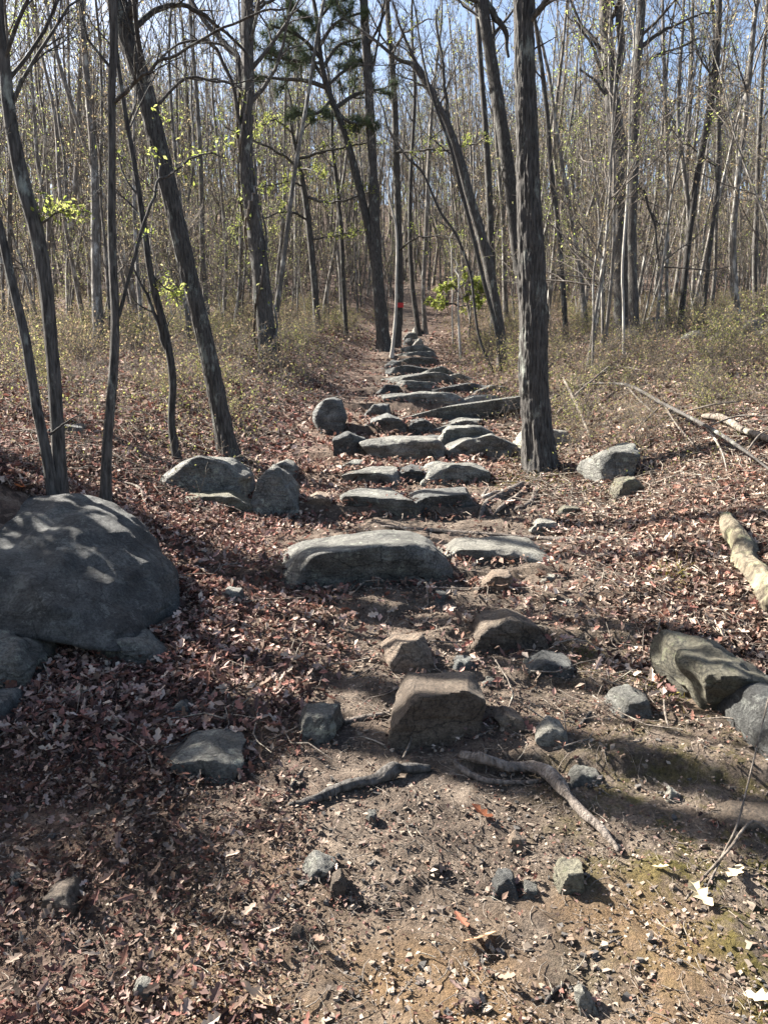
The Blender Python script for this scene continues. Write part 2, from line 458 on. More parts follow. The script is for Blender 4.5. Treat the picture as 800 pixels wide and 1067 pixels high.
# ------------------------------------------------------------------ rocks
def rock(name, label, poly, depth, mat='rock', cat='rock', group=None, bury=.14, cuts=5, p=26, rough=1.0, seed=None, top_tilt=0.0, front=0.12, res=None, yshift=0, base=None):
    poly = np.array(poly, float)
    if name == 'step_stone' and poly[:, 1].max() < 510:
        m_ = poly[:, 1].max(); poly[:, 1] = m_ + (poly[:, 1] - m_) * 1.04; xm = poly[:, 0].mean(); poly[:, 0] = xm + (poly[:, 0] - xm) * 1.08
    seed = seed if seed is not None else int(abs(poly.sum()) * 7) % 9973
    r = np.random.default_rng(seed)
    pyb = base if base else poly[:, 1].max(); pxc = .5 * (poly[:, 0].min() + poly[:, 0].max())
    G = ground(pxc, pyb)
    Y = G[1] + depth / 2 + yshift
    Q = np.array([onplane(a, b, Y)[[0, 2]] for a, b in poly])
    c = np.array([.5 * (Q[:, 0].min() + Q[:, 0].max()), .5 * (Q[:, 1].min() + Q[:, 1].max())])
    area = sum(Q[i][0] * Q[(i + 1) % len(Q)][1] - Q[(i + 1) % len(Q)][0] * Q[i][1] for i in range(len(Q)))
    if area < 0: Q = Q[::-1]
    N_, O_ = [], []
    for i in range(len(Q)):
        a, b = Q[i], Q[(i + 1) % len(Q)]
        e = b - a
        L = np.linalg.norm(e)
        if L < 1e-5: continue
        n = np.array([e[1], -e[0]]) / L
        off = max(n @ (a - c), .01)
        if n[1] < -.5: off += bury
        ty = r.uniform(-.22, .22) if abs(n[1]) < .8 else r.uniform(-.08, .05) - top_tilt
        n3 = np.array([n[0], ty, n[1]]); l = np.linalg.norm(n3)
        N_.append(n3 / l); O_.append(off / l)
    for sgn in (-1, 1):
        n3 = np.array([r.uniform(-.2, .2), sgn, front if sgn < 0 else .3]); l = np.linalg.norm(n3)
        N_.append(n3 / l); O_.append(depth / 2 / l * (1.0 if sgn < 0 else 1.1))
    N_, O_ = np.array(N_), np.array(O_)
    # cubesphere directions
    szm = max(Q[:, 0].max() - Q[:, 0].min(), depth)
    n = res or int(np.clip(szm * F / Y / 2.2, 8, 90))
    t = np.tan(np.linspace(-math.pi / 4, math.pi / 4, n + 1))
    A, B = np.meshgrid(t, t)
    one = np.ones_like(A)
    faces = [(A, B, one), (-A, B, -one), (one, B, -A)[:3], (-one, B, A), (A, one, -B), (A, -one, B)]
    # scale dirs so that box-ish aspect gets even resolution
    hx = (Q[:, 0].max() - Q[:, 0].min()) / 2; hz = (Q[:, 1].max() - Q[:, 1].min() + bury) / 2
    asp = np.array([hx, depth / 2, hz]) ; asp = asp / asp.max(); asp = np.maximum(asp, .2)
    V, Fq, off = [], [], 0
    for fc in faces:
        d = np.stack(fc, -1).reshape(-1, 3)
        V.append(d)
        id_ = np.arange((n + 1) ** 2).reshape(n + 1, n + 1) + off
        Fq.append(np.stack([id_[:-1, :-1], id_[:-1, 1:], id_[1:, 1:], id_[1:, :-1]], -1).reshape(-1, 4)); off += (n + 1) ** 2
    D = norm(np.concatenate(V)); D = norm(D * asp)
    # weld
    key = np.round(D * 1e5).astype(np.int64)
    _, first, inv = np.unique(key, axis=0, return_index=True, return_inverse=True)
    inv = inv.ravel()
    D = D[first]; Fq = inv[np.concatenate(Fq)]
    dots = D @ N_.T
    rad = (np.maximum(dots, 0) / O_[None]) ** p
    rad = rad.sum(1) ** (-1 / p)
    # extra chips
    for k in range(cuts):
        nn = norm(r.normal(size=3) * np.array([1, 1, .8])); nn[2] = abs(nn[2]) * .8 + .02; nn = norm(nn)
        if nn[1] > .3: nn[1] *= -.5; nn = norm(nn)
        sup = (D * rad[:, None] @ nn).max()
        o = sup * r.uniform(.84, .95)
        dd = D @ nn
        lim = np.where(dd > 1e-3, o / np.maximum(dd, 1e-3), 1e9)
        rad = (rad ** -p + lim ** -p) ** (-1 / p)
    P = D * rad[:, None]
    s = min(hx, hz + .05, depth / 2) 
    off3 = r.uniform(0, 100, 3)
    q = P + off3
    d1 = fbm(q[:, 0] / (s * 1.6), q[:, 1] / (s * 1.6), q[:, 2] / (s * 1.1), 4, seed % 97) * s * .13
    st = noise3(q[:, 0] / (s * 2.5), q[:, 1] / (s * 2.5), (q[:, 2] + .25 * q[:, 0]) / (s * .28), 5) * s * .06
    rg = -np.abs(fbm(q[:, 0] / (s * .9), q[:, 1] / (s * .9), q[:, 2] / (s * .9), 3, 51)) * s * .09
    P = P + D * ((d1 + st + rg) * rough)[:, None]
    mb = MB()
    ctr = np.array([c[0], Y, c[1]])
    zoff = P[:, 2].min()
    mb.add(P - np.array([0, 0, zoff]), Fq)
    o = mb.build(name, M[mat], None, True, Vector(ctr + np.array([0, 0, zoff])))
    try:
        o.data.set_sharp_from_angle(angle=math.radians(38))
    except Exception:
        pass
    tagit(o, label, cat, group)
    rocks_fp.append((ctr[0], Y, hx, depth / 2))
    return o

rocks_fp = []
STEPG = 'flat stones forming the trail steps'
LOOSE = 'loose stones on the trail'
EDGE = 'boulders along the trail'
# --- big ones
rock('boulder', 'long flat-topped grey boulder lying across the trail as its lowest wide step', [(294, 583), (306, 569), (345, 563), (400, 557), (440, 559), (460, 569), (468, 584), (454, 600), (420, 611), (345, 612), (308, 600)], .62, 'rock', 'boulder', EDGE, p=16, top_tilt=.0, cuts=2, front=-.45)
rock('boulder', 'huge dark grey boulder half buried in leaves at the left edge of the frame', [(-90, 590), (-70, 562), (36, 547), (92, 562), (136, 590), (176, 622), (200, 650), (190, 664), (104, 668), (58, 652), (24, 616), (-30, 602)], 1.1, 'rock_dark', 'boulder', EDGE, p=30, cuts=7, rough=1.45, top_tilt=.22, front=.45, yshift=-.1)
rock('boulder', 'angular grey boulder with a bright top edge beside the base of the leaning tree', [(178, 500), (186, 486), (214, 472), (240, 478), (261, 495), (265, 513), (240, 522), (190, 518)], .5, 'rock', 'boulder', EDGE, p=40)
rock('boulder', 'pyramid-shaped grey boulder with a pointed top left of the trail steps', [(264, 522), (270, 496), (285, 482), (299, 492), (312, 516), (314, 532), (300, 542), (270, 540)], .4, 'rock', 'boulder', EDGE, p=50, cuts=3)
rock('rock', 'low mossy green flat rock under the angular boulder on the left', [(192, 523), (200, 514), (240, 512), (255, 520), (240, 530), (200, 530)], .3, 'rock_moss', 'rock', EDGE)
rock('rock', 'small grey rock tucked behind the pyramid-shaped boulder', [(284, 484), (298, 479), (312, 485), (313, 496), (290, 499)], .3, 'rock', 'rock', EDGE)
rock('boulder', 'upright rounded grey boulder among the leaves left of the upper steps', [(326, 440), (333, 420), (345, 413), (357, 418), (361, 432), (358, 446), (330, 452)], .5, 'rock_dark', 'boulder', EDGE)
rock('rock', 'low curved grey rock just below the huge boulder on the left', [(100, 668), (112, 657), (150, 660), (172, 675), (180, 692), (168, 700), (140, 692), (105, 682)], .3, 'rock', 'rock', EDGE)
rock('rock', 'layered grey rock with ledges cut off by the left frame edge', [(-40, 680), (-20, 660), (30, 659), (48, 680), (44, 703), (20, 720), (-40, 724)], .42, 'rock', 'rock', EDGE, rough=1.6)
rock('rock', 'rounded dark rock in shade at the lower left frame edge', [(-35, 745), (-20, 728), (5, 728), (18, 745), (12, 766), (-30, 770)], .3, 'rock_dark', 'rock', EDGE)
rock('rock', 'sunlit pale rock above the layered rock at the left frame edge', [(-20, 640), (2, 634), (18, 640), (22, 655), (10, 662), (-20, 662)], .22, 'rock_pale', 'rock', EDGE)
rock('rock', 'small tan rock between the huge left boulder and the layered rock', [(8, 634), (22, 625), (36, 630), (36, 645), (14, 648)], .2, 'rock_moss', 'rock', EDGE)
rock('stone', 'small mossy stone beside a short stick below the huge left boulder', [(50, 660), (62, 652), (86, 654), (92, 664), (70, 672), (54, 670)], .18, 'rock_moss', 'stone', EDGE)
rock('boulder', 'greenish brown layered boulder with leaves on its ledge at the right', [(698, 690), (706, 674), (735, 672), (775, 685), (802, 702), (795, 732), (760, 750), (728, 742), (706, 718)], .42, 'rock_moss', 'boulder', EDGE, rough=2.0, p=60, cuts=7, front=-.35)
rock('boulder', 'smooth blue grey boulder cut off by the right frame edge', [(762, 748), (778, 720), (800, 712), (840, 716), (850, 760), (830, 790), (790, 794), (768, 776)], .45, 'rock_dark', 'boulder', EDGE, p=18)
rock('rock', 'pale rock behind the base of the large trunk right of the trail', [(528, 477), (541, 450), (552, 446), (588, 448), (599, 460), (590, 476), (540, 480)], .35, 'rock_pale', 'rock', EDGE, yshift=.35)
rock('boulder', 'light grey wedge-shaped boulder right of the large trunk', [(606, 492), (614, 478), (636, 468), (658, 463), (665, 470), (660, 489), (640, 503), (612, 505)], .42, 'rock', 'boulder', EDGE, p=40)
rock('rock', 'yellowish mossy rock in front of the light grey wedge-shaped boulder', [(635, 515), (645, 499), (660, 496), (671, 508), (672, 519), (642, 521)], .25, 'rock_moss', 'rock', EDGE)
# --- steps
def step(label, poly, depth, mat='rock', **k):
    k.setdefault('p', 34); k.setdefault('cuts', 4); k.setdefault('front', -.2)
    return rock('step_stone', label, poly, depth, mat, 'step stone', STEPG, **k)
step('pale flat slab with an undercut dark face right of the lowest wide boulder', [(462, 573), (475, 566), (520, 564), (558, 568), (573, 577), (565, 586), (520, 589), (480, 583)], .4, 'rock_pale')
step('small tan stone at the left end of the first full step row', [(314, 522), (330, 514), (344, 517), (347, 529), (320, 532)], .28, 'rock_tan')
step('long dark stone forming the left half of the first full step row', [(346, 519), (352, 513), (385, 511), (416, 512), (423, 521), (416, 531), (385, 536), (350, 532)], .5)
step('long dark stone forming the right half of the first full step row', [(420, 522), (440, 513), (485, 511), (494, 521), (488, 530), (450, 535), (424, 533)], .5, 'rock_dark')
step('long thin stone on the left of the second step row', [(358, 494), (380, 488), (413, 489), (415, 501), (382, 506), (362, 502)], .45)
step('small dark stone in the middle of the second step row', [(413, 493), (428, 486), (444, 490), (446, 502), (416, 505)], .35, 'rock_dark')
step('pale-topped stone on the right of the second step row', [(438, 488), (458, 481), (490, 484), (506, 491), (504, 500), (465, 506), (442, 502)], .5)
step('wide pale-topped stone making the third step row', [(376, 461), (400, 456), (448, 456), (459, 465), (455, 477), (410, 482), (384, 478)], .8)
step('dark rounded stone left of the wide pale-topped third step', [(348, 456), (362, 450), (379, 458), (382, 470), (370, 478), (350, 473)], .45, 'rock_dark')
step('tilted grey stone on the right end of the third step row', [(458, 454), (466, 445), (494, 443), (506, 451), (490, 463), (462, 469)], .5)
step('low ribbed stone just below the tilted grey stone of the third row', [(461, 469), (482, 457), (510, 453), (527, 460), (518, 470), (482, 478), (463, 478)], .5, rough=1.6)
step('dark stone on the left of the fourth step row', [(384, 440), (404, 433), (421, 438), (424, 447), (392, 453)], .55, 'rock_dark')
step('small dark stone in the middle of the fourth step row', [(425, 441), (440, 437), (455, 444), (451, 453), (428, 453)], .45, 'rock_dark')
step('flat wedge stone on the right of the fourth step row', [(448, 446), (478, 436), (501, 437), (496, 446), (462, 451)], .7)
step('very long narrow slab rising to the right across the upper steps', [(400, 434), (468, 424), (520, 410), (535, 409), (530, 417), (482, 433), (420, 440)], .7)
step('broad ribbed stone making the fifth step row', [(398, 414), (430, 409), (470, 411), (480, 418), (470, 426), (418, 428), (400, 422)], .9)
step('grey stone on the left of the sixth step row', [(412, 403), (420, 397), (450, 399), (456, 408), (430, 412), (413, 410)], .8)
step('narrow stone on the right of the sixth step row', [(454, 405), (488, 399), (503, 402), (482, 409), (458, 411)], .8, 'rock_dark')
step('dark flat stone making the seventh step row', [(411, 394), (438, 389), (465, 391), (466, 398), (416, 401)], .9)
step('small pale stone at the right end of the seventh step row', [(464, 393), (476, 389), (484, 392), (476, 398), (466, 398)], .6, 'rock_pale')
step('stone on the left of the eighth step row', [(407, 385), (428, 381), (444, 384), (441, 391), (411, 392)], .9, 'rock_dark')
step('slanted pale stone on the right of the eighth step row', [(445, 387), (460, 382), (468, 387), (452, 393)], .8)
step('flat stone making the ninth step row', [(413, 377), (425, 373), (454, 374), (456, 380), (417, 382)], 1.2)
step('small flat stone making the tenth step row', [(420, 370), (449, 368), (453, 373), (423, 375)], 1.4)
step('highest stone of the staircase where the trail levels out', [(417, 364), (436, 361), (444, 365), (438, 369), (419, 369)], 1.6)
step('dark block wedged under the left end of the fifth step row', [(384, 430), (392, 421), (404, 422), (406, 431), (390, 436)], .5, 'rock_dark')
step('flat dark stone at the left end of the sixth step row', [(396, 408), (404, 401), (414, 402), (414, 410), (400, 413)], .6, 'rock_dark')
step('thin pale stone tilted on the right of the fifth step row', [(474, 420), (492, 412), (506, 412), (500, 419), (480, 423)], .6, 'rock_pale')
step('low grey stone at the left of the third step row beside the leaves', [(356, 486), (366, 480), (378, 482), (378, 489), (360, 491)], .3, 'rock')
step('long low grey stone between the fourth and third step rows', [(430, 459), (446, 454), (462, 455), (460, 462), (436, 463)], .4, 'rock_dark')
step('grey stone closing the right end of the sixth step row', [(494, 408), (508, 402), (520, 404), (514, 411), (500, 412)], .5, 'rock')
step('dark low stone on the left of the ninth step row', [(402, 381), (408, 376), (416, 377), (415, 383), (404, 384)], .7, 'rock_dark')
for lab, pl, mt in (
    ('pale boulder at the foot of the stone pile closing the trail', [(430, 358), (434, 353), (440, 354), (441, 360), (432, 361)], 'rock_pale'),
    ('dark boulder left in the stone pile at the far end of the trail', [(419, 360), (422, 353), (429, 352), (431, 360)], 'rock_dark'),
    ('grey boulder in the middle of the stone pile at the far end of the trail', [(422, 352), (427, 347), (435, 348), (436, 353), (424, 354)], 'rock'),
    ('topmost pale boulder of the stone pile at the far end of the trail', [(429, 345), (434, 341), (439, 343), (438, 348), (430, 349)], 'rock_pale')):
    rock('boulder', lab, pl, 1.0, mt, 'boulder', 'boulders piled at the top of the trail')
for lab, pl, mt in (
    ('wide white sunlit boulder at the foot of the big dark double tree', [(662, 338), (672, 331), (690, 331), (698, 338), (690, 343), (666, 343)], 'rock_pale'),
    ('white boulder half hidden in the brush under the far right trees', [(706, 352), (716, 346), (730, 347), (734, 354), (712, 356)], 'rock_pale'),
    ('flat white boulder between two thin trunks at the far right', [(734, 352), (740, 347), (752, 347), (756, 353), (738, 356)], 'rock_pale'),
    ('tall white boulder at the far right below the leafy slope', [(774, 340), (780, 333), (790, 334), (792, 344), (778, 346)], 'rock_pale'),
    ('broad grey boulder at the far right next to the tall white one', [(786, 350), (795, 342), (815, 343), (815, 352)], 'rock')):
    rock('boulder', lab, pl, 1.0, mt, 'boulder', 'pale boulders in the woods on the right')
for lab, pl in (
    ('grey leaf-rimmed rock between the left trunks and the thicket', [(60, 448), (72, 441), (88, 444), (90, 454), (66, 457)]),):
    rock('rock', lab, pl, .5, 'rock_dark', 'rock', 'rocks among the leaves on the left')

# --- loose stones
def stone(label, poly, depth=.12, mat='rock', **k):
    k.setdefault('bury', .03); k.setdefault('p', 34); k.setdefault('cuts', 4)
    return rock('stone', label, poly, depth, mat, 'stone', LOOSE, **k)
stone('flat grey slab stone with a pale top lying in the leaves at lower left', [(164, 802), (190, 780), (228, 772), (256, 775), (246, 793), (216, 814), (190, 812)], .26, bury=.06)
stone('upright grey wedge stone left of the big brown block', [(308, 766), (319, 739), (350, 739), (352, 752), (332, 768), (312, 776)], .16)
stone('orange tan rounded stone split flat on its sunny side', [(398, 680), (412, 664), (438, 662), (449, 673), (446, 690), (426, 700), (405, 695)], .2, 'rock_tan')
stone('large brown block with a flat top and straight dark front', [(408, 737), (430, 712), (488, 706), (500, 714), (496, 744), (470, 768), (416, 779), (410, 762)], .3, 'rock_brown', bury=.08, p=90, front=-.05, cuts=1, rough=.6)
stone('rounded rusty grey rock behind the brown block', [(484, 666), (499, 645), (530, 638), (554, 647), (562, 664), (540, 680), (496, 683)], .3, 'rock_brown', bury=.08)
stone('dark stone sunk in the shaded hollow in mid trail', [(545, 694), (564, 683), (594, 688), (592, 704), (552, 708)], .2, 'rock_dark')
stone('pale grey rounded stone left of the layered boulder', [(636, 740), (645, 722), (660, 718), (675, 728), (678, 744), (644, 750)], .18)
stone('pale yellowish stone right of the brown block', [(556, 762), (572, 750), (588, 757), (586, 773), (562, 778)], .12, 'rock_pale')
stone('small brown stone between the block and the pale yellowish stone', [(515, 748), (527, 741), (540, 744), (545, 756), (522, 762)], .12, 'rock_brown')
stone('blue grey chipped stone on the rear edge of the brown block', [(468, 700), (476, 685), (492, 686), (496, 698), (482, 706)], .14, 'rock_dark')
stone('small pale stone just right of the block top', [(499, 712), (508, 705), (518, 707), (518, 714), (504, 717)], .1, 'rock_pale')
stone('triangular pale brown stone set in the trail below the pale slab', [(494, 613), (514, 595), (532, 597), (538, 610), (508, 618)], .22, 'rock_tan')
stone('small upright grey stone at the right end of the wide boulder', [(447, 629), (455, 616), (465, 617), (463, 630)], .1)
stone('smooth oval pale stone on the bare dirt', [(578, 630), (590, 623), (602, 623), (603, 629), (588, 633)], .14, 'rock_pale')
stone('flat pale stone on the dirt above the oval stone', [(563, 602), (572, 598), (584, 600), (580, 605), (568, 606)], .12, 'rock_pale')
stone('pale stone at the edge of the dirt below the large trunk', [(551, 549), (560, 541), (578, 542), (583, 550), (562, 556)], .2, 'rock_pale')
stone('dark green stone right of the pale stone under the large trunk', [(578, 535), (588, 527), (602, 528), (606, 536), (590, 541)], .2, 'rock_moss')
stone('square grey stone with a sharp edge in the lower trail', [(314, 911), (329, 893), (350, 902), (345, 918), (324, 922)], .09, bury=.02, p=60)
stone('brown upright stone leaning beside the square grey stone', [(341, 939), (345, 915), (355, 908), (362, 916), (356, 938)], .09, 'rock_brown')
stone('rounded brown stone in the leaves at the far lower left', [(47, 936), (55, 923), (75, 920), (87, 934), (82, 951), (56, 957)], .12, 'rock_brown')
stone('small pale stone near the bottom left edge', [(137, 1032), (145, 1020), (158, 1025), (156, 1040), (142, 1045)], .05, 'rock_pale')
stone('long pale greenish stone below the exposed root', [(575, 925), (588, 901), (606, 899), (606, 914), (590, 934)], .1, 'rock_moss')
stone('tan stone just below the left end of the exposed root', [(525, 886), (535, 867), (548, 876), (546, 888)], .06, 'rock_tan')
stone('dark jagged stone in the lower trail', [(511, 930), (519, 909), (535, 912), (541, 934), (520, 941)], .08, 'rock_dark')
stone('grey stone touching the dark jagged stone', [(541, 934), (546, 920), (560, 924), (562, 934), (550, 938)], .07)
stone('long cream stone at the bottom edge of the frame', [(597, 1034), (606, 1027), (621, 1048), (619, 1062), (606, 1056)], .05, 'rock_pale')
stone('flat pale tan stone at the bottom centre', [(474, 1052), (482, 1038), (500, 1036), (500, 1048), (484, 1057)], .06, 'rock_tan')
stone('pale brown slab at the right edge above the mossy soil', [(736, 862), (758, 846), (812, 845), (816, 866), (762, 872)], .16, 'rock_brown', bury=.06)
stone('small grey stone behind the middle of the exposed root', [(590, 815), (602, 801), (622, 804), (625, 814), (606, 820)], .1)
stone('small stone lying in the shaded leaves left of the wide boulder', [(230, 627), (236, 615), (251, 615), (254, 629), (238, 633)], .14)
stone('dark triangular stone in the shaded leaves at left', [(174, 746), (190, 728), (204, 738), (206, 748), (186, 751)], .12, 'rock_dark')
stone('grey stone at the left frame edge in the lower leaves', [(8, 925), (14, 912), (22, 914), (22, 928), (12, 932)], .06)
stone('thin grey stone standing beside the left fallen branch', [(381, 862), (384, 845), (392, 846), (393, 861)], .05)
stone('reddish flat stone right of the square grey stone', [(446, 915), (449, 896), (458, 896), (459, 914)], .05, 'rock_tan')
stone('small white stone in the leaf litter right of the pale slab', [(640, 508), (646, 502), (656, 504), (655, 510), (644, 513)], .08, 'rock_pale')
stone('whitish lump resting in the leaves above the layered boulder', [(674, 672), (678, 663), (697, 661), (698, 672), (680, 676)], .12, 'rock_pale')
stone('small pale stone right of the triangular slab on the dirt', [(575, 776), (582, 768), (592, 772), (590, 780)], .07, 'rock_pale')
stone('grey stone in the mossy patch at right', [(692, 832), (697, 820), (704, 824), (703, 838)], .05, 'rock_pale')
stone('small dark pebble in the lower left trail', [(252, 972), (258, 963), (268, 967), (266, 976)], .04, 'rock_dark')
stone('brown stone on the lower trail right of the centre leaves', [(300, 985), (306, 965), (315, 968), (314, 985)], .05, 'rock_brown')

#PART2
# ------------------------------------------------------------------ tubes from pixels
def surf_tube(name, mat, pts, S=10, parent=None, lift=0.5, n=None, rough=.12, tip=True, origin=None, seed=3, extra=0.0):
    """a stick / root lying on the ground: pts = (px, py, width_px[, extra height])"""
    P, R = [], []
    for q in pts:
        g_ = ground(q[0], q[1] + q[2] * .35)
        r_ = q[2] / F * g_[1] / 2
        P.append([g_[0], g_[1], g_[2] + r_ * lift + (q[3] if len(q) > 3 else 0)]); R.append(r_)
    P = np.array(P); R = np.array(R)
    n = n or len(pts) * 6
    t = np.linspace(0, len(P) - 1, n)
    PP = catmull(P, n); RR = np.interp(t, np.arange(len(P)), R)
    RR = RR * (1 + rough * fbm(t * 1.3, 0.0, seed, 3, seed))
    PP = PP + np.stack([fbm(t * .8, i * 9.1, seed, 2, seed) * R.mean() * .5 for i in range(3)], -1)
    RR[0] *= .35; RR[-1] *= .3
    PP = np.concatenate([PP[:1], PP, PP[-1:]]); RR = np.concatenate([[1e-4], RR, [1e-4]])
    o0 = P[0] if origin is None else np.array(origin)
    V, Fq = tubes(PP - o0, RR, S)
    # surface irregularity
    K_ = len(PP); V = V.reshape(K_, S, 3); C_ = (PP - o0)[:, None, :]
    an = np.arange(S) / S * 2 * math.pi; tl = np.concatenate([[0], np.cumsum(np.linalg.norm(np.diff(PP, axis=0), axis=1))])[:, None] / max(R.mean(), .003)
    ff = 1 + .12 * fbm(np.cos(an)[None] * 1.4, np.sin(an)[None] * 1.4, tl * .35, 4, seed + 5) + .2 * (np.abs(noise3(np.cos(an)[None] * 4, np.sin(an)[None] * 4, tl * .25, seed + 9)) - .4)
    V = (C_ + (V - C_) * ff[..., None]).reshape(-1, 3)
    mb = MB(); mb.add(V, Fq)
    o = mb.build(name, M[mat], parent)
    if parent is None: o.location = o0
    return o

traced = []
# ------------------------------------------------------------------ traced trees
def bark_tube(P, R, S, K, amp, seed, flare=0.0):
    """trunk with real relief. P control points"""
    PP = catmull(P, K); t = np.linspace(0, len(P) - 1, K)
    RR = np.interp(t, np.arange(len(P)), R)
    hgt = PP[:, 2] - PP[0, 2]
    V, Fq = tubes(PP, RR, S)
    V = V.reshape(K, S, 3)
    C = PP[:, None, :]
    d = V - C
    a = np.arange(S) / S * 2 * math.pi
    ca, sa = np.cos(a)[None] * 1.0, np.sin(a)[None] * 1.0
    hh = hgt[:, None]
    low = fbm(ca * 1.3, sa * 1.3, hh * .9, 3, seed) * .10
    ridge = np.abs(noise3(ca * 6 + .25 * hh, sa * 6, hh * 4.5, seed + 4)) + .6 * np.abs(noise3(ca * 11 + .4 * hh, sa * 11, hh * 11, seed + 8)) - .1
    f = .94 + low + amp * (ridge - .35)
    if flare:
        lob = .5 + .5 * noise3(ca * 1.9, sa * 1.9, 0, seed + 2)
        f = f + flare * np.exp(-np.maximum(hh, 0) / .16) * (0.35 + 1.1 * lob)
    V = C + d * f[..., None]
    return V.reshape(-1, 3), Fq, PP, RR

def tree(name, label, pts, ext=4, cat='tree', group=None, mat='bark', S=12, limbs=10, t0=.45, tw=(5, 6, 3), leafy=0, leafcol=None, relief=.10, flare=.5, ydrift=0.0, Yoff=0.0, crown_len=.20, hi=False, leafsize=.05, up=.12, ang=(25, 60), leaft=.0, Yfix=None, fmat='bark', leafmax=1.0):
    """pts: (px,py,width_px) from the base upward"""
    b0 = pts[0]
    G = ground(b0[0], b0[1]) if Yfix is None else None
    Y = (G[1] if G is not None else Yfix) + Yoff
    P, R = [], []
    for i, (px, py, w) in enumerate(pts):
        yy = Y + ydrift * (b0[1] - py) / 400.0
        p = onplane(px, py, yy); P.append(p); R.append(w / 2 / F * yy)
    P = np.array(P); R = np.array(R) * .9
    traced.append((pts[0][0], Y)); traced.append((pts[len(pts) // 2][0], Y))
    P[0, 2] = Hs(P[0, 0], P[0, 1]) - .06
    d = norm(P[-1] - P[-2]); d = norm(d + np.array([0, 0, .6]))
    k = 3
    for i in range(k):
        P = np.concatenate([P, [P[-1] + d * ext / k + np.array([random.uniform(-.15, .15), random.uniform(-.1, .3), 0])]])
        R = np.append(R, R[-1] * (1 - .45 * (i + 1) / k if i < k - 1 else .3))
    root = empty(name, Vector(P[0]), label, cat, group)
    P = P - P[0]
    seed = int(pts[0][0]) % 91
    hgt = P[-1, 2]
    K = 460 if hi else 60
    V, Fq, PP, RR = bark_tube(P, R, 110 if hi else S, K, relief, seed, flare)
    mb = MB(); mb.add(V, Fq); mb.build('trunk', M[mat], root)
    r = np.random.default_rng(seed)
    res = {'root': root, 'P': PP, 'R': RR, 'Y': Y}
    if limbs:
        tp = catmull(P, 16)[None]; tr = np.interp(np.linspace(0, len(P) - 1, 16), np.arange(len(P)), R)[None]
        P1, R1 = spawn(tp, tr, limbs, t0, .97, crown_len, ang, 7, up, .16, .36, .25, r)
        P2, R2 = spawn(P1, R1, tw[0], .15, 1, .5, (25, 60), 5, .08, .18, .6, .3, r)
        P3, R3 = spawn(P2, R2, tw[1], .15, 1, .5, (25, 60), 4, .06, .2, .6, .35, r)
        P4, R4 = spawn(P3, R3, tw[2], .2, 1, .55, (20, 55), 3, .05, .2, .7, .4, r)
        mb = MB()
        mn = .0006 * Y ** .5
        mb.add(*tubes(P1, np.maximum(R1, mn), 6)); mb.add(*tubes(P2, np.maximum(R2, mn), 4)); mb.add(*tubes(P3, np.maximum(R3, mn), 3)); mb.add(*tubes(P4, np.maximum(R4, mn), 3))
        mb.build('crown', M[fmat], root)
        if leafy:
            E = np.concatenate([P4[:, 1:].reshape(-1, 3), P3[:, 2:].reshape(-1, 3)])
            E = E[(E[:, 2] < hgt * leafmax)]
            E = E[r.random(len(E)) < leafy]
            mb = MB(); pal = leafcol or [(.42, .50, .10), (.34, .44, .08), (.50, .55, .16)]
            scatter(mb, E + r.normal(size=E.shape) * .02, leafsize * r.uniform(.6, 1.3, len(E)), 1, pal, .7, r)
            mb.build('foliage', M['leaf'], root)
    return res

def branch(T, pts, mat='bark', name='branch', S=7, dy=0.0, tw=6, tlen=.35, leafy=0, leafsize=.05, side=(4, 3)):
    """traced limb: first point sits on the trunk"""
    root = T['root']; o = np.array(root.location)
    Y = T['Y']
    P, R = [], []
    for i, (px, py, w) in enumerate(pts):
        yy = Y + dy * i / (len(pts) - 1)
        P.append(onplane(px, py, yy) - o); R.append(w / 2 / F * yy)
    P = np.array(P); R = np.array(R)
    n = len(pts) * 5
    PP = catmull(P, n); RR = np.interp(np.linspace(0, len(P) - 1, n), np.arange(len(P)), R)
    Ln = np.linalg.norm(P[-1] - P[0]); tt = np.linspace(0, 1, n)
    PP = PP + np.stack([fbm(tt * 7, q * 5.5, P[1][0], 3, 19) for q in range(3)], -1) * (.018 * Ln * np.minimum(1, tt * 5))[:, None]
    RR = RR * (1.0 - .25 * tt)
    mb = MB(); mb.add(*tubes(PP, RR, S))
    r = np.random.default_rng(int(pts[1][0]))
    mn = .0006 * Y ** .5
    if tw:
        P1, R1 = spawn(PP[None], RR[None], tw, .15, 1, tlen, (25, 60), 6, .05, .2, .5, .3, r)
        P2, R2 = spawn(P1, R1, side[0], .15, 1, .5, (25, 60), 4, .03, .2, .6, .3, r)
        P3, R3 = spawn(P2, R2, side[1], .2, 1, .5, (25, 60), 3, .03, .2, .6, .4, r)
        mb.add(*tubes(P1, np.maximum(R1, mn), 4)); mb.add(*tubes(P2, np.maximum(R2, mn), 3)); mb.add(*tubes(P3, np.maximum(R3, mn), 3))
    ob = mb.build(name, M[mat], root)
    if leafy:
        E = np.concatenate([P3[:, 1:].reshape(-1, 3), P2[:, 1:].reshape(-1, 3)])
        E = E[r.random(len(E)) < leafy]
        mb = MB(); scatter(mb, E + r.normal(size=E.shape) * .03, leafsize * r.uniform(.6, 1.3, len(E)), 1, [(.33, .37, .09), (.28, .34, .07), (.38, .39, .13)], .7, r)
        mb.build('foliage', M['leaf'], ob)
    return ob

LT = 'tall trunks nearest the trail'
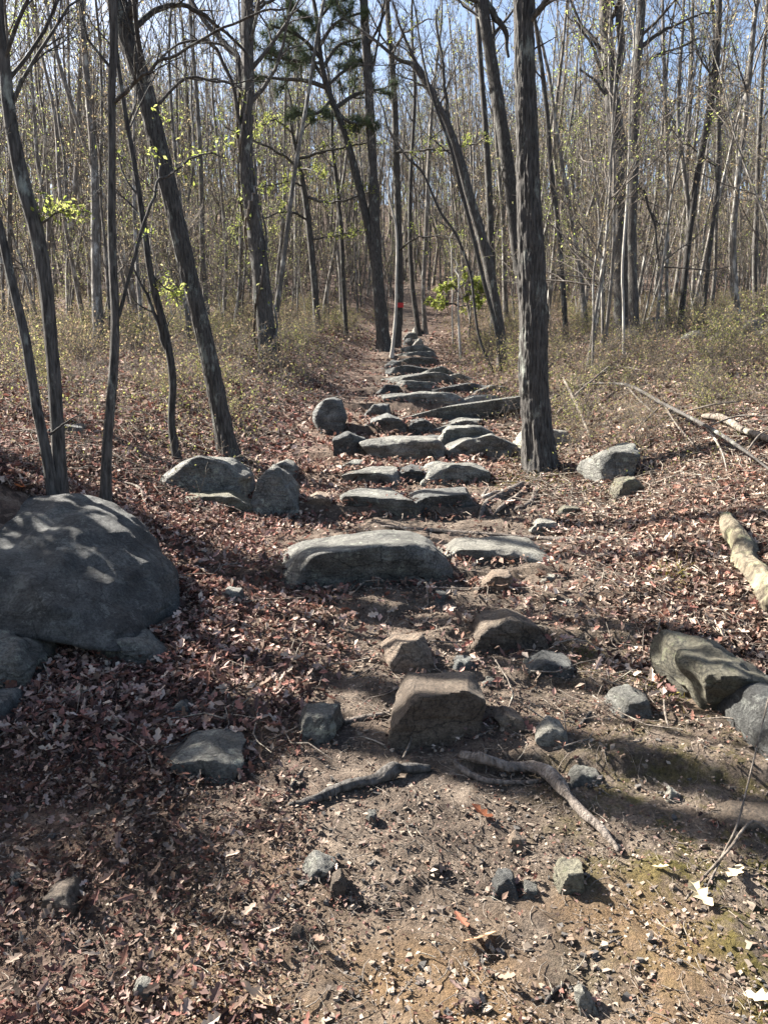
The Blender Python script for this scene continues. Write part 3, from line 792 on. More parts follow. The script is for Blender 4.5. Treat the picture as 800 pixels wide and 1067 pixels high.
# main trunk, right of the trail
T = tree('tree', 'thickest straight rough-barked trunk standing right of the trail steps', [(562, 492, 40), (558, 440, 35), (556, 380, 33), (555, 300, 31), (551, 210, 27), (548, 110, 24), (545, 0, 21)], 7, group=LT, hi=True, relief=.16, flare=.5, limbs=9, t0=.62, tw=(5, 5, 3))
branch(T, [(558, 396, 3), (566, 388, 2), (577, 378, 1.2)], tw=0, S=5, name='dead_twig')
branch(T, [(548, 58, 3), (556, 52, 2), (572, 42, 1.4), (580, 38, 1)], tw=0, S=5, name='dead_twig')
for k, pp in enumerate(([(545, 503, 7), (528, 512, 8), (512, 520, 8), (504, 532, 6), (500, 541, 4)], [(530, 512, 5), (516, 514, 5), (503, 518, 5), (508, 508, 3)], [(548, 508, 6), (535, 519, 6), (522, 528, 5), (514, 538, 3)], [(560, 506, 6), (552, 522, 6), (536, 533, 4)])):
    surf_tube('root', 'bark_root', pp, parent=T['root'], origin=T['root'].location, lift=.6, seed=k + 3)
# big leaning trunk on the left
T = tree('tree', 'large dark trunk leaning left over the bright-edged boulder', [(240, 478, 24), (229, 425, 21), (215, 360, 20), (198, 290, 19), (183, 225, 19), (165, 150, 19), (145, 75, 20), (120, -5, 22)], 6, group=LT, hi=True, relief=.12, flare=.45, limbs=8, t0=.55)
branch(T, [(138, 30, 6), (165, 12, 6), (195, 8, 5), (230, 30, 4), (262, 60, 3)], dy=.6)
branch(T, [(163, 110, 3), (195, 84, 3), (235, 86, 2), (280, 84, 1.2)], dy=.4)
T = tree('tree', 'dark trunk curving up to the left beside the thin crossing stem at far left', [(64, 522, 17), (60, 440, 15), (53, 350, 15), (47, 290, 16), (38, 240, 17), (24, 190, 16), (12, 130, 14), (4, 60, 13), (-2, 0, 12)], 5, group=LT, S=20, relief=.1, limbs=7, t0=.5)
branch(T, [(45, 232, 2.5), (60, 222, 2.2), (75, 218, 2)], tw=6, tlen=.8, leafy=.6, leafsize=.035)
T = tree('tree', 'thinner stem slanting from the left edge to cross the curved dark trunk', [(58, 524, 15), (50, 480, 13), (38, 420, 12), (26, 350, 11), (12, 290, 10), (0, 235, 9), (-15, 180, 8)], 5, group=LT, S=16, Yoff=-.15, limbs=6, t0=.6)
branch(T, [(52, 453, 3), (62, 446, 2.4), (75, 436, 1.8), (84, 432, 1.2)], tw=2)
T = tree('tree', 'slim upright trunk with a long branch arching right across the upper left', [(109, 528, 12), (112, 460, 11), (118, 390, 11), (120, 330, 10), (117, 250, 10), (117, 170, 9), (117, 90, 9), (117, 0, 9)], 5, group=LT, S=18, limbs=6, t0=.6)
branch(T, [(118, 108, 4), (140, 88, 4), (165, 70, 3.6), (200, 45, 3.2), (250, 22, 3), (300, 4, 2.4)], dy=-.4, tw=9, tlen=.3)
branch(T, [(124, 330, 4), (150, 238, 3.4), (166, 195, 3), (182, 176, 2.6), (205, 163, 2.2), (235, 160, 1.4)], dy=.4, tw=8, tlen=.3, leafy=.5, leafsize=.03)
T = tree('tree', 'thin crooked trunk between the slim upright trunk and the large leaning one', [(186, 482, 10), (179, 440, 9), (180, 395, 9), (172, 345, 9), (158, 290, 8), (150, 235, 7), (140, 170, 6), (128, 100, 5), (120, 30, 4)], 3, group=LT, S=14, limbs=9, t0=.4)
branch(T, [(176, 370, 5), (164, 335, 5), (153, 310, 4), (140, 280, 3)], tw=4)
branch(T, [(158, 285, 2), (172, 300, 1.6), (184, 305, 1)], tw=8, tlen=.7, leafy=.6, leafsize=.035)
T = tree('tree', 'thick dark vine-covered trunk standing behind the leaning tree', [(280, 378, 24), (276, 330, 21), (270, 270, 20), (262, 215, 19), (256, 160, 15), (258, 90, 14), (258, 0, 13)], 7, group=LT, S=28, relief=.2, flare=.3, limbs=12, t0=.5)
branch(T, [(256, 100, 7), (247, 62, 7), (232, 45, 7), (215, 25, 6), (196, -5, 5)], dy=.8)
branch(T, [(254, 150, 4), (243, 92, 4), (225, 52, 4), (200, 42, 3.2), (160, 66, 2)], dy=-.8)
branch(T, [(253, 92, 3), (235, 86, 2.6), (210, 82, 2), (180, 84, 1.2)], dy=.3)
branch(T, [(260, 20, 4), (280, 2, 3.4), (310, -12, 3)], dy=.3)
for k in range(3):
    PPv, RRv = T['P'], T['R']; tt = np.linspace(0, 1, 90); i_ = (tt * (len(PPv) - 1) * .55).astype(int)
    aa = tt * (5 + 3 * k) + k * 2.1
    q = PPv[i_] + np.stack([np.cos(aa), np.sin(aa), 0 * aa], -1) * (RRv[i_] * 1.12 + .02)[:, None]
    q[:, 2] = np.interp(tt, np.linspace(0, 1, len(i_)), PPv[i_][:, 2])
    mb = MB(); mb.add(*tubes(q, np.full(90, .02), 5)); vo = mb.build('vine', M['twig'], T['root'])
    mb = MB(); E = q[rng.integers(0, 90, 70)] + rng.normal(size=(70, 3)) * .14
    scatter(mb, E, rng.uniform(.05, .1, 70), 1, [(.28, .33, .1), (.36, .36, .16)], .8)
    mb.build('vine_leaves', M['leaf'], vo)
T = tree('tree', 'slender dark tree with sprays of bright new leaves in the upper middle', [(331, 348, 9), (328, 300, 8), (323, 245, 7), (317, 200, 7), (309, 160, 5), (303, 130, 3)], 2, group=LT, S=12, limbs=8, t0=.55)
for pp in ([(314, 178, 3), (290, 160, 2.4), (262, 145, 2), (235, 133, 1.4)], [(310, 165, 3), (335, 160, 2.6), (365, 152, 2), (395, 148, 1.4)], [(320, 205, 3), (345, 212, 2.4), (370, 205, 2), (392, 198, 1.4)], [(308, 150, 2.4), (320, 132, 2), (345, 120, 1.6), (372, 140, 1)], [(312, 175, 2.4), (325, 178, 2), (335, 180, 1)], [(306, 140, 2), (285, 125, 1.6), (268, 135, 1)], [(322, 230, 2.4), (300, 222, 2), (270, 228, 1.4), (245, 240, 1)], [(318, 195, 2), (296, 190, 1.7), (272, 196, 1.2)], [(324, 250, 2), (350, 246, 1.6), (376, 240, 1.1)]):
    branch(T, pp, dy=-1.0, tw=11, tlen=.35, leafy=.8, leafsize=.06)
T = tree('tree', 'tall dark trunk rising straight from the left of the trail top', [(400, 366, 17), (396, 320, 15), (391, 250, 13), (388, 170, 11), (384, 90, 10), (379, 0, 9)], 6, group=LT, S=20, relief=.16, limbs=12, t0=.5)
# pine
T = tree('pine_tree', 'leaning dark pine with tufts of needles against the sky', [(402, 366, 10), (394, 300, 10), (384, 240, 9), (372, 185, 9), (356, 130, 8), (341, 92, 7), (334, 60, 6), (330, 20, 5)], 2.5, cat='pine tree', S=14, limbs=0)
pr = np.random.default_rng(4)
def pine_limbs(T, lims):
    root = T['root']; o = np.array(root.location)
    mbn = MB()
    for k, pts in enumerate(lims):
        Y = T['Y']; dy = pr.uniform(-1.5, 1.5)
        P = np.array([onplane(a, b, Y + dy * i / (len(pts) - 1)) - o for i, (a, b, w) in enumerate(pts)])
        R = np.array([w / 2 / F * Y for a, b, w in pts])
        PP = catmull(P, 12); RR = np.interp(np.linspace(0, len(P) - 1, 12), np.arange(len(P)), R)
        P1, R1 = spawn(PP[None], RR[None], 9, .2, 1, .35, (30, 70), 5, .02, .2, .6, .4, pr)
        P2, R2 = spawn(P1, R1, 5, .2, 1, .6, (25, 60), 4, .08, .2, .7, .5, pr)
        mb = MB(); mb.add(*tubes(PP, RR, 6)); mb.add(*tubes(P1, np.maximum(R1, .012), 4)); mb.add(*tubes(P2, np.maximum(R2, .008), 3))
        bo = mb.build('branch', M['bark'], root)
        E = np.concatenate([P2[:, 1:].reshape(-1, 3), P1[:, 2:].reshape(-1, 3)])
        E = E[pr.random(len(E)) < .45]
        n = 26
        C = np.repeat(E, n, 0); d = norm(pr.normal(size=C.shape) + np.array([0, 0, .35]))
        L = pr.uniform(.12, .26, len(C))[:, None]; w = norm(np.cross(d, pr.normal(size=d.shape))) * .0055
        V = np.stack([C - w, C + w, C + d * L + w * .4, C + d * L - w * .4], 1)
        Fq = np.arange(len(C) * 4).reshape(-1, 4)
        mbn = MB(); cc = np.array([(.09, .12, .06), (.12, .15, .08), (.08, .10, .07)])[pr.integers(0, 3, len(C))]
        mbn.add(V, Fq, cc); mbn.build('needles', M['needle'], bo)
pine_limbs(T, [[(350, 112, 5), (372, 98, 4), (402, 92, 2)], [(342, 92, 5), (318, 84, 4), (290, 82, 3), (262, 78, 2)], [(345, 104, 4), (330, 118, 3), (300, 120, 2)],
               [(338, 82, 4), (320, 58, 3), (296, 42, 2)], [(336, 72, 4), (352, 48, 3), (376, 40, 2)], [(334, 60, 4), (312, 38, 3), (282, 26, 2)],
               [(333, 48, 4), (350, 24, 3), (380, 12, 2)], [(331, 36, 3), (318, 16, 3), (298, 4, 2)], [(350, 116, 4), (366, 128, 3), (392, 130, 2)], [(340, 90, 3), (362, 72, 3), (386, 66, 2)], [(330, 24, 3), (345, 4, 3), (362, -12, 2)], [(336, 66, 3), (300, 62, 3), (276, 54, 2)]])
T = tree('tree', 'narrow straight trunk with a red trail mark at the head of the path', [(413, 362, 9), (416, 320, 9), (415, 250, 9), (413, 170, 8), (410, 90, 7), (403, 0, 6)], 5, group=LT, S=16, limbs=12, t0=.45)
branch(T, [(411, 158, 3), (440, 158, 2.6), (475, 154, 2), (505, 146, 1.4)], dy=-2.5, tw=14, tlen=.22, leafy=.9, leafsize=.06)
branch(T, [(414, 262, 2.4), (432, 250, 2), (455, 246, 1.5), (478, 250, 1)], dy=-2.0, tw=10, tlen=.3, leafy=.5, leafsize=.06)
branch(T, [(406, 60, 3), (425, 32, 2.4), (450, 18, 1.6)], dy=-2.5, tw=7, tlen=.3, leafy=.7, leafsize=.06)
mred, nt, b_, _ = newmat('faded_red_paint'); b_.inputs['Base Color'].default_value = (.5, .05, .05, 1)
Yb = T['Y']; pb = onplane(417, 319, Yb) - np.array(T['root'].location)
rb = 9.6 / 2 / F * Yb
aa = np.linspace(math.pi * 1.15, math.pi * 1.75, 6)
V = [[pb[0] + math.cos(a) * rb * 1.12 - .02, pb[1] + math.sin(a) * rb * 1.12, pb[2] + h_] for h_ in (-.06, .09) for a in aa]
mb = MB(); mb.add(V, [(i, i + 1, i + 7, i + 6) for i in range(5)]); mb.build('trail_mark', mred, T['root'])
tree('tree', 'pale whitish sapling stem standing just left of the top of the trail', [(408, 372, 4), (412, 330, 3.4), (413, 290, 3), (413, 240, 2.5), (405, 205, 2)], 2, group=LT, mat='bark_pale', S=8, limbs=6, t0=.5)
T = tree('tree', 'large dark trunk leaning left just behind the thickest trunk', [(551, 350, 15), (545, 300, 15), (537, 245, 15), (531, 190, 15), (521, 120, 14), (511, 60, 13), (502, -2, 12)], 6, group=LT, S=24, relief=.14, limbs=10, t0=.55)
branch(T, [(506, 2, 7), (517, 20, 7), (526, 34, 6), (530, 60, 4)], tw=3)
branch(T, [(503, 2, 5), (492, 0, 5), (478, -8, 4)], tw=8, tlen=.5, leafy=.3)
tree('tree', 'narrow dark trunk just left of the large leaning one in the upper right middle', [(514, 352, 8), (513, 290, 8), (510, 220, 8), (506, 140, 7), (500, 60, 6), (496, 0, 6)], 4, group=LT, S=14, limbs=8, t0=.5, Yoff=1.5)
T = tree('tree', 'forked trunk sweeping down from upper left to the right of the trail top', [(524, 386, 11), (521, 345, 11), (513, 300, 11), (505, 260, 12), (492, 215, 11), (478, 165, 10), (464, 125, 8), (446, 92, 6), (430, 68, 5), (415, 62, 4)], 1.5, group=LT, S=18, relief=.15, limbs=8, t0=.5, Yoff=.5)
branch(T, [(466, 128, 6), (452, 100, 5), (440, 80, 5), (425, 50, 4), (408, 5, 3)])
branch(T, [(467, 130, 4), (465, 105, 4), (461, 78, 4), (457, 45, 3), (455, 10, 2)])
tree('tree', 'slim dark stem leaning left beside the forked trunk', [(523, 388, 5), (516, 340, 5), (503, 290, 5), (491, 240, 5), (478, 190, 5), (468, 150, 4), (450, 100, 3)], 3, group=LT, S=10, limbs=9, t0=.5)
tree('tree', 'very thin bent stem leaning left above the bright green sapling', [(515, 388, 3.4), (500, 355, 3.4), (494, 320, 3.4), (490, 285, 3.4), (475, 245, 3.4), (458, 220, 3.4), (440, 180, 3), (425, 165, 2.4)], 2, group=LT, S=8, limbs=9, t0=.4)
T = tree('sapling', 'young sapling holding a bright yellow-green spray of leaves over the trail top', [(480, 374, 3), (478, 345, 2.6), (477, 315, 2.2), (478, 290, 1.6)], .6, cat='sapling', mat='bark_pale', S=7, limbs=0)
for pp in ([(478, 318, 1.6), (465, 316, 1.3), (444, 314, 1)], [(478, 312, 1.6), (495, 306, 1.3), (512, 306, 1)], [(478, 305, 1.5), (470, 298, 1.2), (458, 300, 1)], [(478, 300, 1.5), (488, 294, 1.2), (502, 296, 1)], [(477, 320, 1.5), (488, 318, 1.2), (500, 314, 1)]):
    branch(T, pp, tw=9, tlen=.5, leafy=.7, leafsize=.10, S=5)
tree('sapling', 'thin pale sapling stem left of the bright leaf spray', [(472, 360, 2), (471, 330, 2), (471, 300, 1.6), (470, 260, 1.4)], 1, cat='sapling', mat='bark_pale', S=6, limbs=6, t0=.5)
tree('tree', 'slim speckled trunk just right of the thickest trunk', [(590, 356, 6), (586, 300, 6), (582, 240, 6), (574, 180, 6), (570, 120, 5), (562, 55, 5), (556, 10, 4)], 4, group=LT, S=12, limbs=9, t0=.5)
T = tree('tree', 'biggest dark forked tree at upper right with a pale sapling against it', [(652, 352, 26), (649, 310, 22), (647, 260, 19), (646, 200, 20), (643, 150, 20), (637, 100, 16), (632, 50, 14), (630, 0, 14)], 8, group=LT, S=30, relief=.12, flare=.3, limbs=14, t0=.55)
branch(T, [(646, 165, 9), (638, 110, 9), (645, 50, 9), (646, 0, 8)], S=12, mat='bark', tw=4, tlen=.2)
branch(T, [(632, 100, 4), (622, 62, 4), (610, 38, 3), (598, 18, 3)])
branch(T, [(636, 110, 4), (620, 85, 3), (604, 72, 2)])
T = tree('tree', 'straight dark trunk pressed against the right side of the biggest forked tree', [(660, 353, 14), (659, 300, 11), (658, 240, 10), (660, 180, 10), (661, 120, 10), (664, 60, 10), (668, 0, 9)], 7, group=LT, S=20, relief=.12, limbs=10, t0=.5, Yoff=-.6)
branch(T, [(663, 52, 5), (680, 40, 4), (700, 28, 3), (722, 17, 2.4), (745, 12, 1.6)], tw=9)
branch(T, [(660, 185, 3), (672, 205, 3), (680, 235, 3), (686, 270, 2.4)], tw=4)
tree('sapling', 'crooked whitish sapling in front of the biggest forked tree', [(650, 368, 3.4), (649, 320, 3), (648, 280, 3), (652, 220, 2.8), (655, 160, 2.6), (656, 100, 2.4), (660, 40, 2)], 1.5, cat='sapling', mat='bark_pale', S=7, limbs=8, t0=.35, Yoff=-1.5)
tree('tree', 'dark trunk bowed to the right at the top on the far right', [(707, 350, 6), (711, 310, 7), (716, 260, 7), (722, 215, 7), (728, 170, 8), (737, 125, 8), (745, 70, 7), (749, 0, 6)], 4, group=LT, S=14, limbs=10, t0=.5)
tree('tree', 'crooked pale-sided trunk kinking left then right at the far right', [(708, 352, 5), (713, 300, 5), (717, 250, 5), (716, 210, 5), (711, 170, 5), (706, 130, 4), (708, 70, 4), (711, 30, 3)], 3, group=LT, mat='bark_far', S=12, limbs=10, t0=.4, Yoff=1)
tree('tree', 'pale trunk widening to a forked foot near the right edge', [(772, 352, 7), (766, 300, 6), (764, 250, 6), (768, 190, 6), (774, 140, 6), (780, 80, 6), (787, 10, 5)], 4, group=LT, S=14, limbs=10, t0=.45, mat='bark_far')
tree('tree', 'dark straight trunk close to the right frame edge', [(786, 322, 6), (786, 270, 6), (788, 210, 5), (790, 150, 5), (795, 60, 4)], 5, group=LT, S=12, limbs=10, t0=.45)
tree('tree', 'slim leaning trunk behind the bowed trunk on the far right', [(729, 348, 6), (735, 300, 5), (740, 250, 5), (746, 200, 5), (748, 140, 5), (746, 80, 4)], 5, group=LT, S=12, limbs=10, t0=.4, Yoff=2)
tree('tree', 'straight grey trunk midway between the biggest forked tree and the bowed trunk', [(694, 345, 5), (694, 290, 4.5), (695, 220, 4.5), (694, 150, 4.5), (692, 80, 4)], 5, group=LT, S=12, limbs=10, t0=.4, mat='bark_far')
tree('tree', 'dark trunk left of the pine with leaning top over the brush', [(361, 352, 5), (358, 300, 5), (356, 250, 5), (352, 200, 5), (346, 150, 4)], 4, group=LT, S=12, limbs=10, t0=.4)
tree('tree', 'thin dark trunk at the right side of the upper trail bend', [(437, 350, 6), (430, 300, 5.5), (427, 240, 5), (428, 180, 4.5), (432, 100, 4)], 5, group=LT, S=12, limbs=10, t0=.45)
tree('tree', 'grey trunk standing alone just right of the trail top', [(443, 348, 6), (441, 300, 5), (444, 240, 5), (446, 180, 4.5), (450, 110, 4)], 5, group=LT, S=12, limbs=10, t0=.45, mat='bark_far')

# ------------------------------------------------------------------ woodland fillers (shared meshes)
def filler_mesh(seed, kind):
    r = np.random.default_rng(100 + seed)
    if kind == 'tree':
        Ht = r.uniform(11, 17); r0 = r.uniform(.035, .10)
        K = 9; lean = r.normal(size=2) * .075
    else:
        Ht = r.uniform(3.5, 7.5); r0 = r.uniform(.016, .034)
        K = 8; lean = r.normal(size=2) * .11
    z = np.linspace(0, Ht, K)
    wob = np.cumsum(r.normal(size=(K, 2)) * .02 * Ht / K * 3, 0)
    P = np.stack([lean[0] * z + wob[:, 0], lean[1] * z + wob[:, 1], z], -1); P[0] = (0, 0, -.3)
    R = r0 * np.linspace(1.05, .15, K); R[0] *= 1.25
    mb = MB(); V, Fq, PP, RR = bark_tube(P, R, 9 if kind == 'tree' else 6, 22, .10, seed, .1)
    mb.add(V, Fq); trunk = mb.mesh('trunk', M['bark_far'] if (kind == 'tree' or seed % 3) else M['bark_pale'])
    P0, R0 = catmull(P, 14)[None], np.interp(np.linspace(0, K - 1, 14), np.arange(K), R)[None]
    if kind == 'tree':
        P1, R1 = spawn(P0, R0, 12, r.uniform(.35, .55), .98, .19, (20, 50), 6, .14, .14, .42, .25, r)
        P2, R2 = spawn(P1, R1, 4, .15, 1, .48, (22, 55), 5, .12, .18, .5, .3, r)
        P3, R3 = spawn(P2, R2, 4, .15, 1, .5, (20, 55), 4, .1, .2, .6, .35, r)
        P4, R4 = spawn(P3, R3, 3, .2, 1, .6, (20, 55), 3, .08, .2, .7, .5, r)
        lay = [(P1, R1, 5, .009), (P2, R2, 4, .006), (P3, R3, 3, .0045), (P4, R4, 3, .0035)]
    else:
        P1, R1 = spawn(P0, R0, 15, .15, .98, .30, (25, 65), 5, .12, .16, .55, .3, r)
        P2, R2 = spawn(P1, R1, 6, .15, 1, .5, (22, 60), 4, .08, .2, .6, .35, r)
        P3, R3 = spawn(P2, R2, 4, .2, 1, .6, (22, 60), 3, .06, .2, .7, .5, r)
        lay = [(P1, R1, 4, .005), (P2, R2, 3, .004), (P3, R3, 3, .003)]
    mb = MB()
    for Pq, Rq, S, mn in lay: mb.add(*tubes(Pq, np.maximum(Rq, mn), S))
    crown = mb.mesh('crown', M['twig'])
    E = lay[-1][0][:, 1:].reshape(-1, 3)
    pr_ = {'tree': .32, 'sap': .6}[kind] * (r.random() < (.85 if kind == 'tree' else .8)) + .02
    E = E[r.random(len(E)) < pr_]
    pal = [[(.42, .46, .16), (.36, .42, .12), (.48, .44, .20)], [(.46, .36, .20), (.40, .30, .18), (.42, .42, .18)], [(.36, .46, .10), (.44, .52, .12), (.5, .52, .2)]][seed % 3]
    mb = MB(); scatter(mb, E + r.normal(size=E.shape) * .03, r.uniform(.025, .06, len(E)) * (1.25 if kind == 'tree' else .95), 1, pal, .7, r)
    fol = mb.mesh('foliage', M['leaf'])
    return trunk, crown, fol

def shrub_mesh(seed):
    r = np.random.default_rng(500 + seed)
    n = 16
    ang = r.uniform(0, 2 * math.pi, n); L = r.uniform(.5, 1.35, n)
    base = np.stack([np.cos(ang), np.sin(ang), 0 * ang], -1) * r.uniform(.0, .18, n)[:, None]
    d = norm(np.stack([np.cos(ang) * .6, np.sin(ang) * .6, np.ones(n)], -1) + r.normal(size=(n, 3)) * .25)
    P = [base - np.array([0, 0, .05])]; cur = base
    for k in range(5):
        d = norm(d + r.normal(size=d.shape) * .18); cur = cur + d * (L / 5)[:, None]; P.append(cur)
    P = np.stack(P, 1); R = r.uniform(.004, .009, n)[:, None] * np.linspace(1, .3, 6)[None]
    P2, R2 = spawn(P, R, 7, .15, 1, .5, (25, 70), 4, .03, .25, .7, .4, r)
    P3, R3 = spawn(P2, R2, 5, .15, 1, .5, (25, 70), 3, .03, .25, .7, .5, r)
    mb = MB(); mb.add(*tubes(P, R, 4)); mb.add(*tubes(P2, np.maximum(R2, .0025), 3)); mb.add(*tubes(P3, np.maximum(R3, .002), 3))
    stems = mb.mesh('stems', M['bark_dead'] if seed % 2 else M['twig'])
    E = P3[:, 1:].reshape(-1, 3); E = E[r.random(len(E)) < [.6, .4, .75, .2, .5, .4][seed % 6]]
    pal = [[(.25, .27, .08), (.32, .31, .12), (.36, .28, .16)], [(.34, .25, .16), (.30, .23, .14), (.27, .24, .12)]][seed % 2]
    mb = MB(); scatter(mb, E + r.normal(size=E.shape) * .02, r.uniform(.025, .06, len(E)), 1, pal, .8, r)
    return stems, mb.mesh('foliage', M['leaf'])

TV = [filler_mesh(i, 'tree') for i in range(10)]
SV = [filler_mesh(40 + i, 'sap') for i in range(7)]
BV = [shrub_mesh(i) for i in range(6)]

def put(name, meshes, parts, x, y, s, label, cat, group, lean=.05):
    z = Hs(x, y)
    e = empty(name, (x, y, z), label, cat, group)
    e.rotation_euler = (random.gauss(0, lean), random.gauss(0, lean), random.uniform(0, 6.28)); e.scale = (s, s, s * random.uniform(.9, 1.1))
    for me, p in zip(meshes, parts):
        o = bpy.data.objects.new(p, me); col.objects.link(o); o.parent = e
    return e

def positions(n, ylo, yhi, side, clear, margin, spread, seed, mind, power=1.0):
    r = np.random.default_rng(seed); out = []; tries = 0
    while len(out) < n and tries < 60000:
        tries += 1
        y = ylo + (yhi - ylo) * r.random() ** power
        lim = spread * y + margin
        s = r.uniform(clear, lim)
        x = xc(y) + (s if side > 0 else -s)
        if y > 39 : x = xc(y) + side * r.uniform(0, lim)
        if seed not in (50, 52) and any(y < tY + 1.5 and abs(400 + 820 * x / y - tx) < 13 for tx, tY in traced if tY > 9): continue
        if all((x - a) ** 2 + (y - b) ** 2 > mind ** 2 for a, b in out): out.append((x, y))
    return out

for side, sn, w0 in ((-1, 'left', 1.0), (1, 'right', 1.0)):
    for k, (x, y) in enumerate(positions(128, 15, 74, side, 2.6 , 1.5, .50, 11 + side, 1.0, .85)):
        put('tree', TV[(k * 7 + (side > 0) * 3) % len(TV)], ('trunk', 'crown', 'foliage'), x, y, random.uniform(.8, 1.2),
            'slender bare grey tree in the crowded woods %s of the trail' % sn, 'tree', 'bare trees of the woods %s of the trail' % sn)
    for k, (x, y) in enumerate(positions(92, 15.5 if side < 0 else 12, 48, side, 1.9, .8, .50, 31 + side, .6, .9)):
        put('sapling', SV[(k * 5 + (side > 0)) % len(SV)], ('trunk', 'crown', 'foliage'), x, y, random.uniform(.75, 1.25),
            'thin bare budding sapling in the undergrowth %s of the trail' % sn, 'sapling', 'budding saplings %s of the trail' % sn, .09)
    for k, (x, y) in enumerate(positions(140, 7.6 if side > 0 else 9.0, 42, side, 1.9, .5, .52, 51 + side, .55, 1.2)):
        put('shrub', BV[(k * 5 + (side > 0)) % len(BV)], ('stems', 'foliage'), x, y, random.uniform(.5, .95) * (.5 + .5 * min(1, max(0, (y - 8) / 8))),
            'low twiggy olive shrub in the brush %s of the trail' % sn, 'shrub', 'twiggy shrubs %s of the trail' % sn, .12)

# trees just outside the frame on the sunny side: they throw the shade on the trail
def shade_tree(x, y, s, v, label, leafy=True):
    e = put('tree', TV[v], ('trunk', 'crown', 'foliage'), x, y, s, label, 'tree', 'trees beyond the left edge of the frame', .03)
    return e
for x, y, s, v in ((-4.6, 7.0, 2.1, 3), (-4.9, 6.1, 2.0, 6), (-4.9, 5.35, 1.5, 2), (-5.6, 9.3, 1.4, 7), (-8.5, 8.6, 1.5, 0)):
    shade_tree(x, y, s, v, 'bare tree standing just outside the left edge of the frame')

# evergreen thicket out of frame: dense shade across the lower left
def evergreen(x, y, hgt, rad, label, dens=9000, zlo=.7):
    z = Hs(x, y); e = empty('evergreen_shrub', (x, y, z), label, 'shrub')
    P = np.array([[0, 0, -.2], [.03, .02, hgt * .5], [0, .05, hgt]]); mb = MB(); V, Fq, _, _ = bark_tube(P, [.09, .06, .01], 12, 30, .1, 5, .2); mb.add(V, Fq); mb.build('trunk', M['bark'], e)
    r = np.random.default_rng(8)
    P0 = catmull(P, 12)[None]; R0 = np.linspace(.08, .01, 12)[None]
    P1, R1 = spawn(P0, R0, 46, zlo / hgt, 1, rad, (70, 95), 6, -.02, .1, .4, .3, r, .75)
    P2, R2 = spawn(P1, R1, 9, .1, 1, .4, (35, 60), 4, 0, .15, .6, .4, r)
    mb = MB(); mb.add(*tubes(P1, R1, 4)); mb.add(*tubes(P2, R2, 3)); mb.build('branches', M['twig'], e)
    E = np.concatenate([P1.reshape(-1, 3), P2.reshape(-1, 3)]); E = E[r.integers(0, len(E), dens)] + r.normal(size=(dens, 3)) * .08
    mb = MB(); scatter(mb, E, r.uniform(.06, .14, dens), 1, [(.05, .085, .035), (.04, .07, .03)], .5, r); mb.build('foliage', M['leaf'], e)
evergreen(-4.75, 4.78, 2.6, .72, 'dark bushy evergreen shrub just outside the left edge of the frame', 9000)

# ------------------------------------------------------------------ far woods: one mass
def far_woods():
    r = np.random.default_rng(77); mb = MB(); mf = MB()
    n = 1500
    y = r.uniform(44, 140, n); x = r.uniform(-1, 1, n) * (.54 * y + 4)
    k = (np.abs(x - xc(y)) > 1.5) | (y > 60); x, y = x[k], y[k]; n = len(x)
    z = H(x, y)
    Ht = r.uniform(10, 16, n)
    K = 6; t = np.linspace(0, 1, K)
    lean = r.normal(size=(n, 2)) * .10
    P = np.stack([x[:, None] + lean[:, :1] * Ht[:, None] * t + r.normal(size=(n, K)) * .2, y[:, None] + lean[:, 1:] * Ht[:, None] * t, z[:, None] - .3 + Ht[:, None] * t], -1)
    R = r.uniform(.045, .13, n)[:, None] * np.linspace(1, .2, K)[None]
    P1, R1 = spawn(P, R, 9, .35, .98, .20, (22, 55), 4, .14, .16, .5, .3, r)
    P2, R2 = spawn(P1, R1, 5, .15, 1, .5, (22, 55), 3, .12, .2, .6, .5, r)
    P3, R3 = spawn(P2, R2, 3, .15, 1, .6, (22, 55), 2, .12, .2, .6, .5, r)
    mb.add(*tubes(P, R, 4)); mb.add(*tubes(P1, np.maximum(R1, .015), 3)); mb.add(*tubes(P2, np.maximum(R2, .010), 3)); mb.add(*tubes(P3, np.maximum(R3, .008), 3))
    n2 = 7000
    y = r.uniform(38, 138, n2); x = r.uniform(-1, 1, n2) * (.54 * y + 4)
    k = (np.abs(x - xc(y)) > 2) | (y > 60); x, y = x[k], y[k]; n2 = len(x)
    L = r.uniform(1.0, 4.5, n2); d = norm(np.stack([r.normal(size=n2) * .3, r.normal(size=n2) * .3, np.ones(n2)], -1))
    cur = np.stack([x, y, H(x, y) - .1], -1); P = [cur]
    for q in range(3):
        d = norm(d + r.normal(size=d.shape) * .1); cur = cur + d * (L / 3)[:, None]; P.append(cur)
    P = np.stack(P, 1); R = r.uniform(.012, .028, n2)[:, None] * np.linspace(1, .35, 4)[None]
    Q1, S1 = spawn(P, R, 6, .15, 1, .4, (25, 60), 3, .08, .2, .6, .5, r)
    mb.add(*tubes(P, R, 3)); mb.add(*tubes(Q1, np.maximum(S1, .008), 3))
    B1 = Q1[:, 1:].reshape(-1, 3); B1 = B1[r.random(len(B1)) < .35]
    scatter(mf, B1, r.uniform(.06, .14, len(B1)), 1, [(.36, .37, .13), (.40, .32, .18), (.32, .36, .12)], .8, r)
    o = mb.build('far_woods', M['twig'])
    tagit(o, 'grey mass of bare trees covering the far hillside', 'woods', None, 'stuff')
    E = P2[:, 1:].reshape(-1, 3); E = E[r.random(len(E)) < .6]
    scatter(mf, E, r.uniform(.07, .15, len(E)), 1, [(.40, .42, .16), (.46, .36, .2), (.42, .30, .2), (.36, .42, .12)], .8, r)
    o = mf.build('spring_buds', M['leaf']); tagit(o, 'yellow green and tan spring buds hazing the far hillside trees', 'leaves', None, 'stuff')
far_woods()

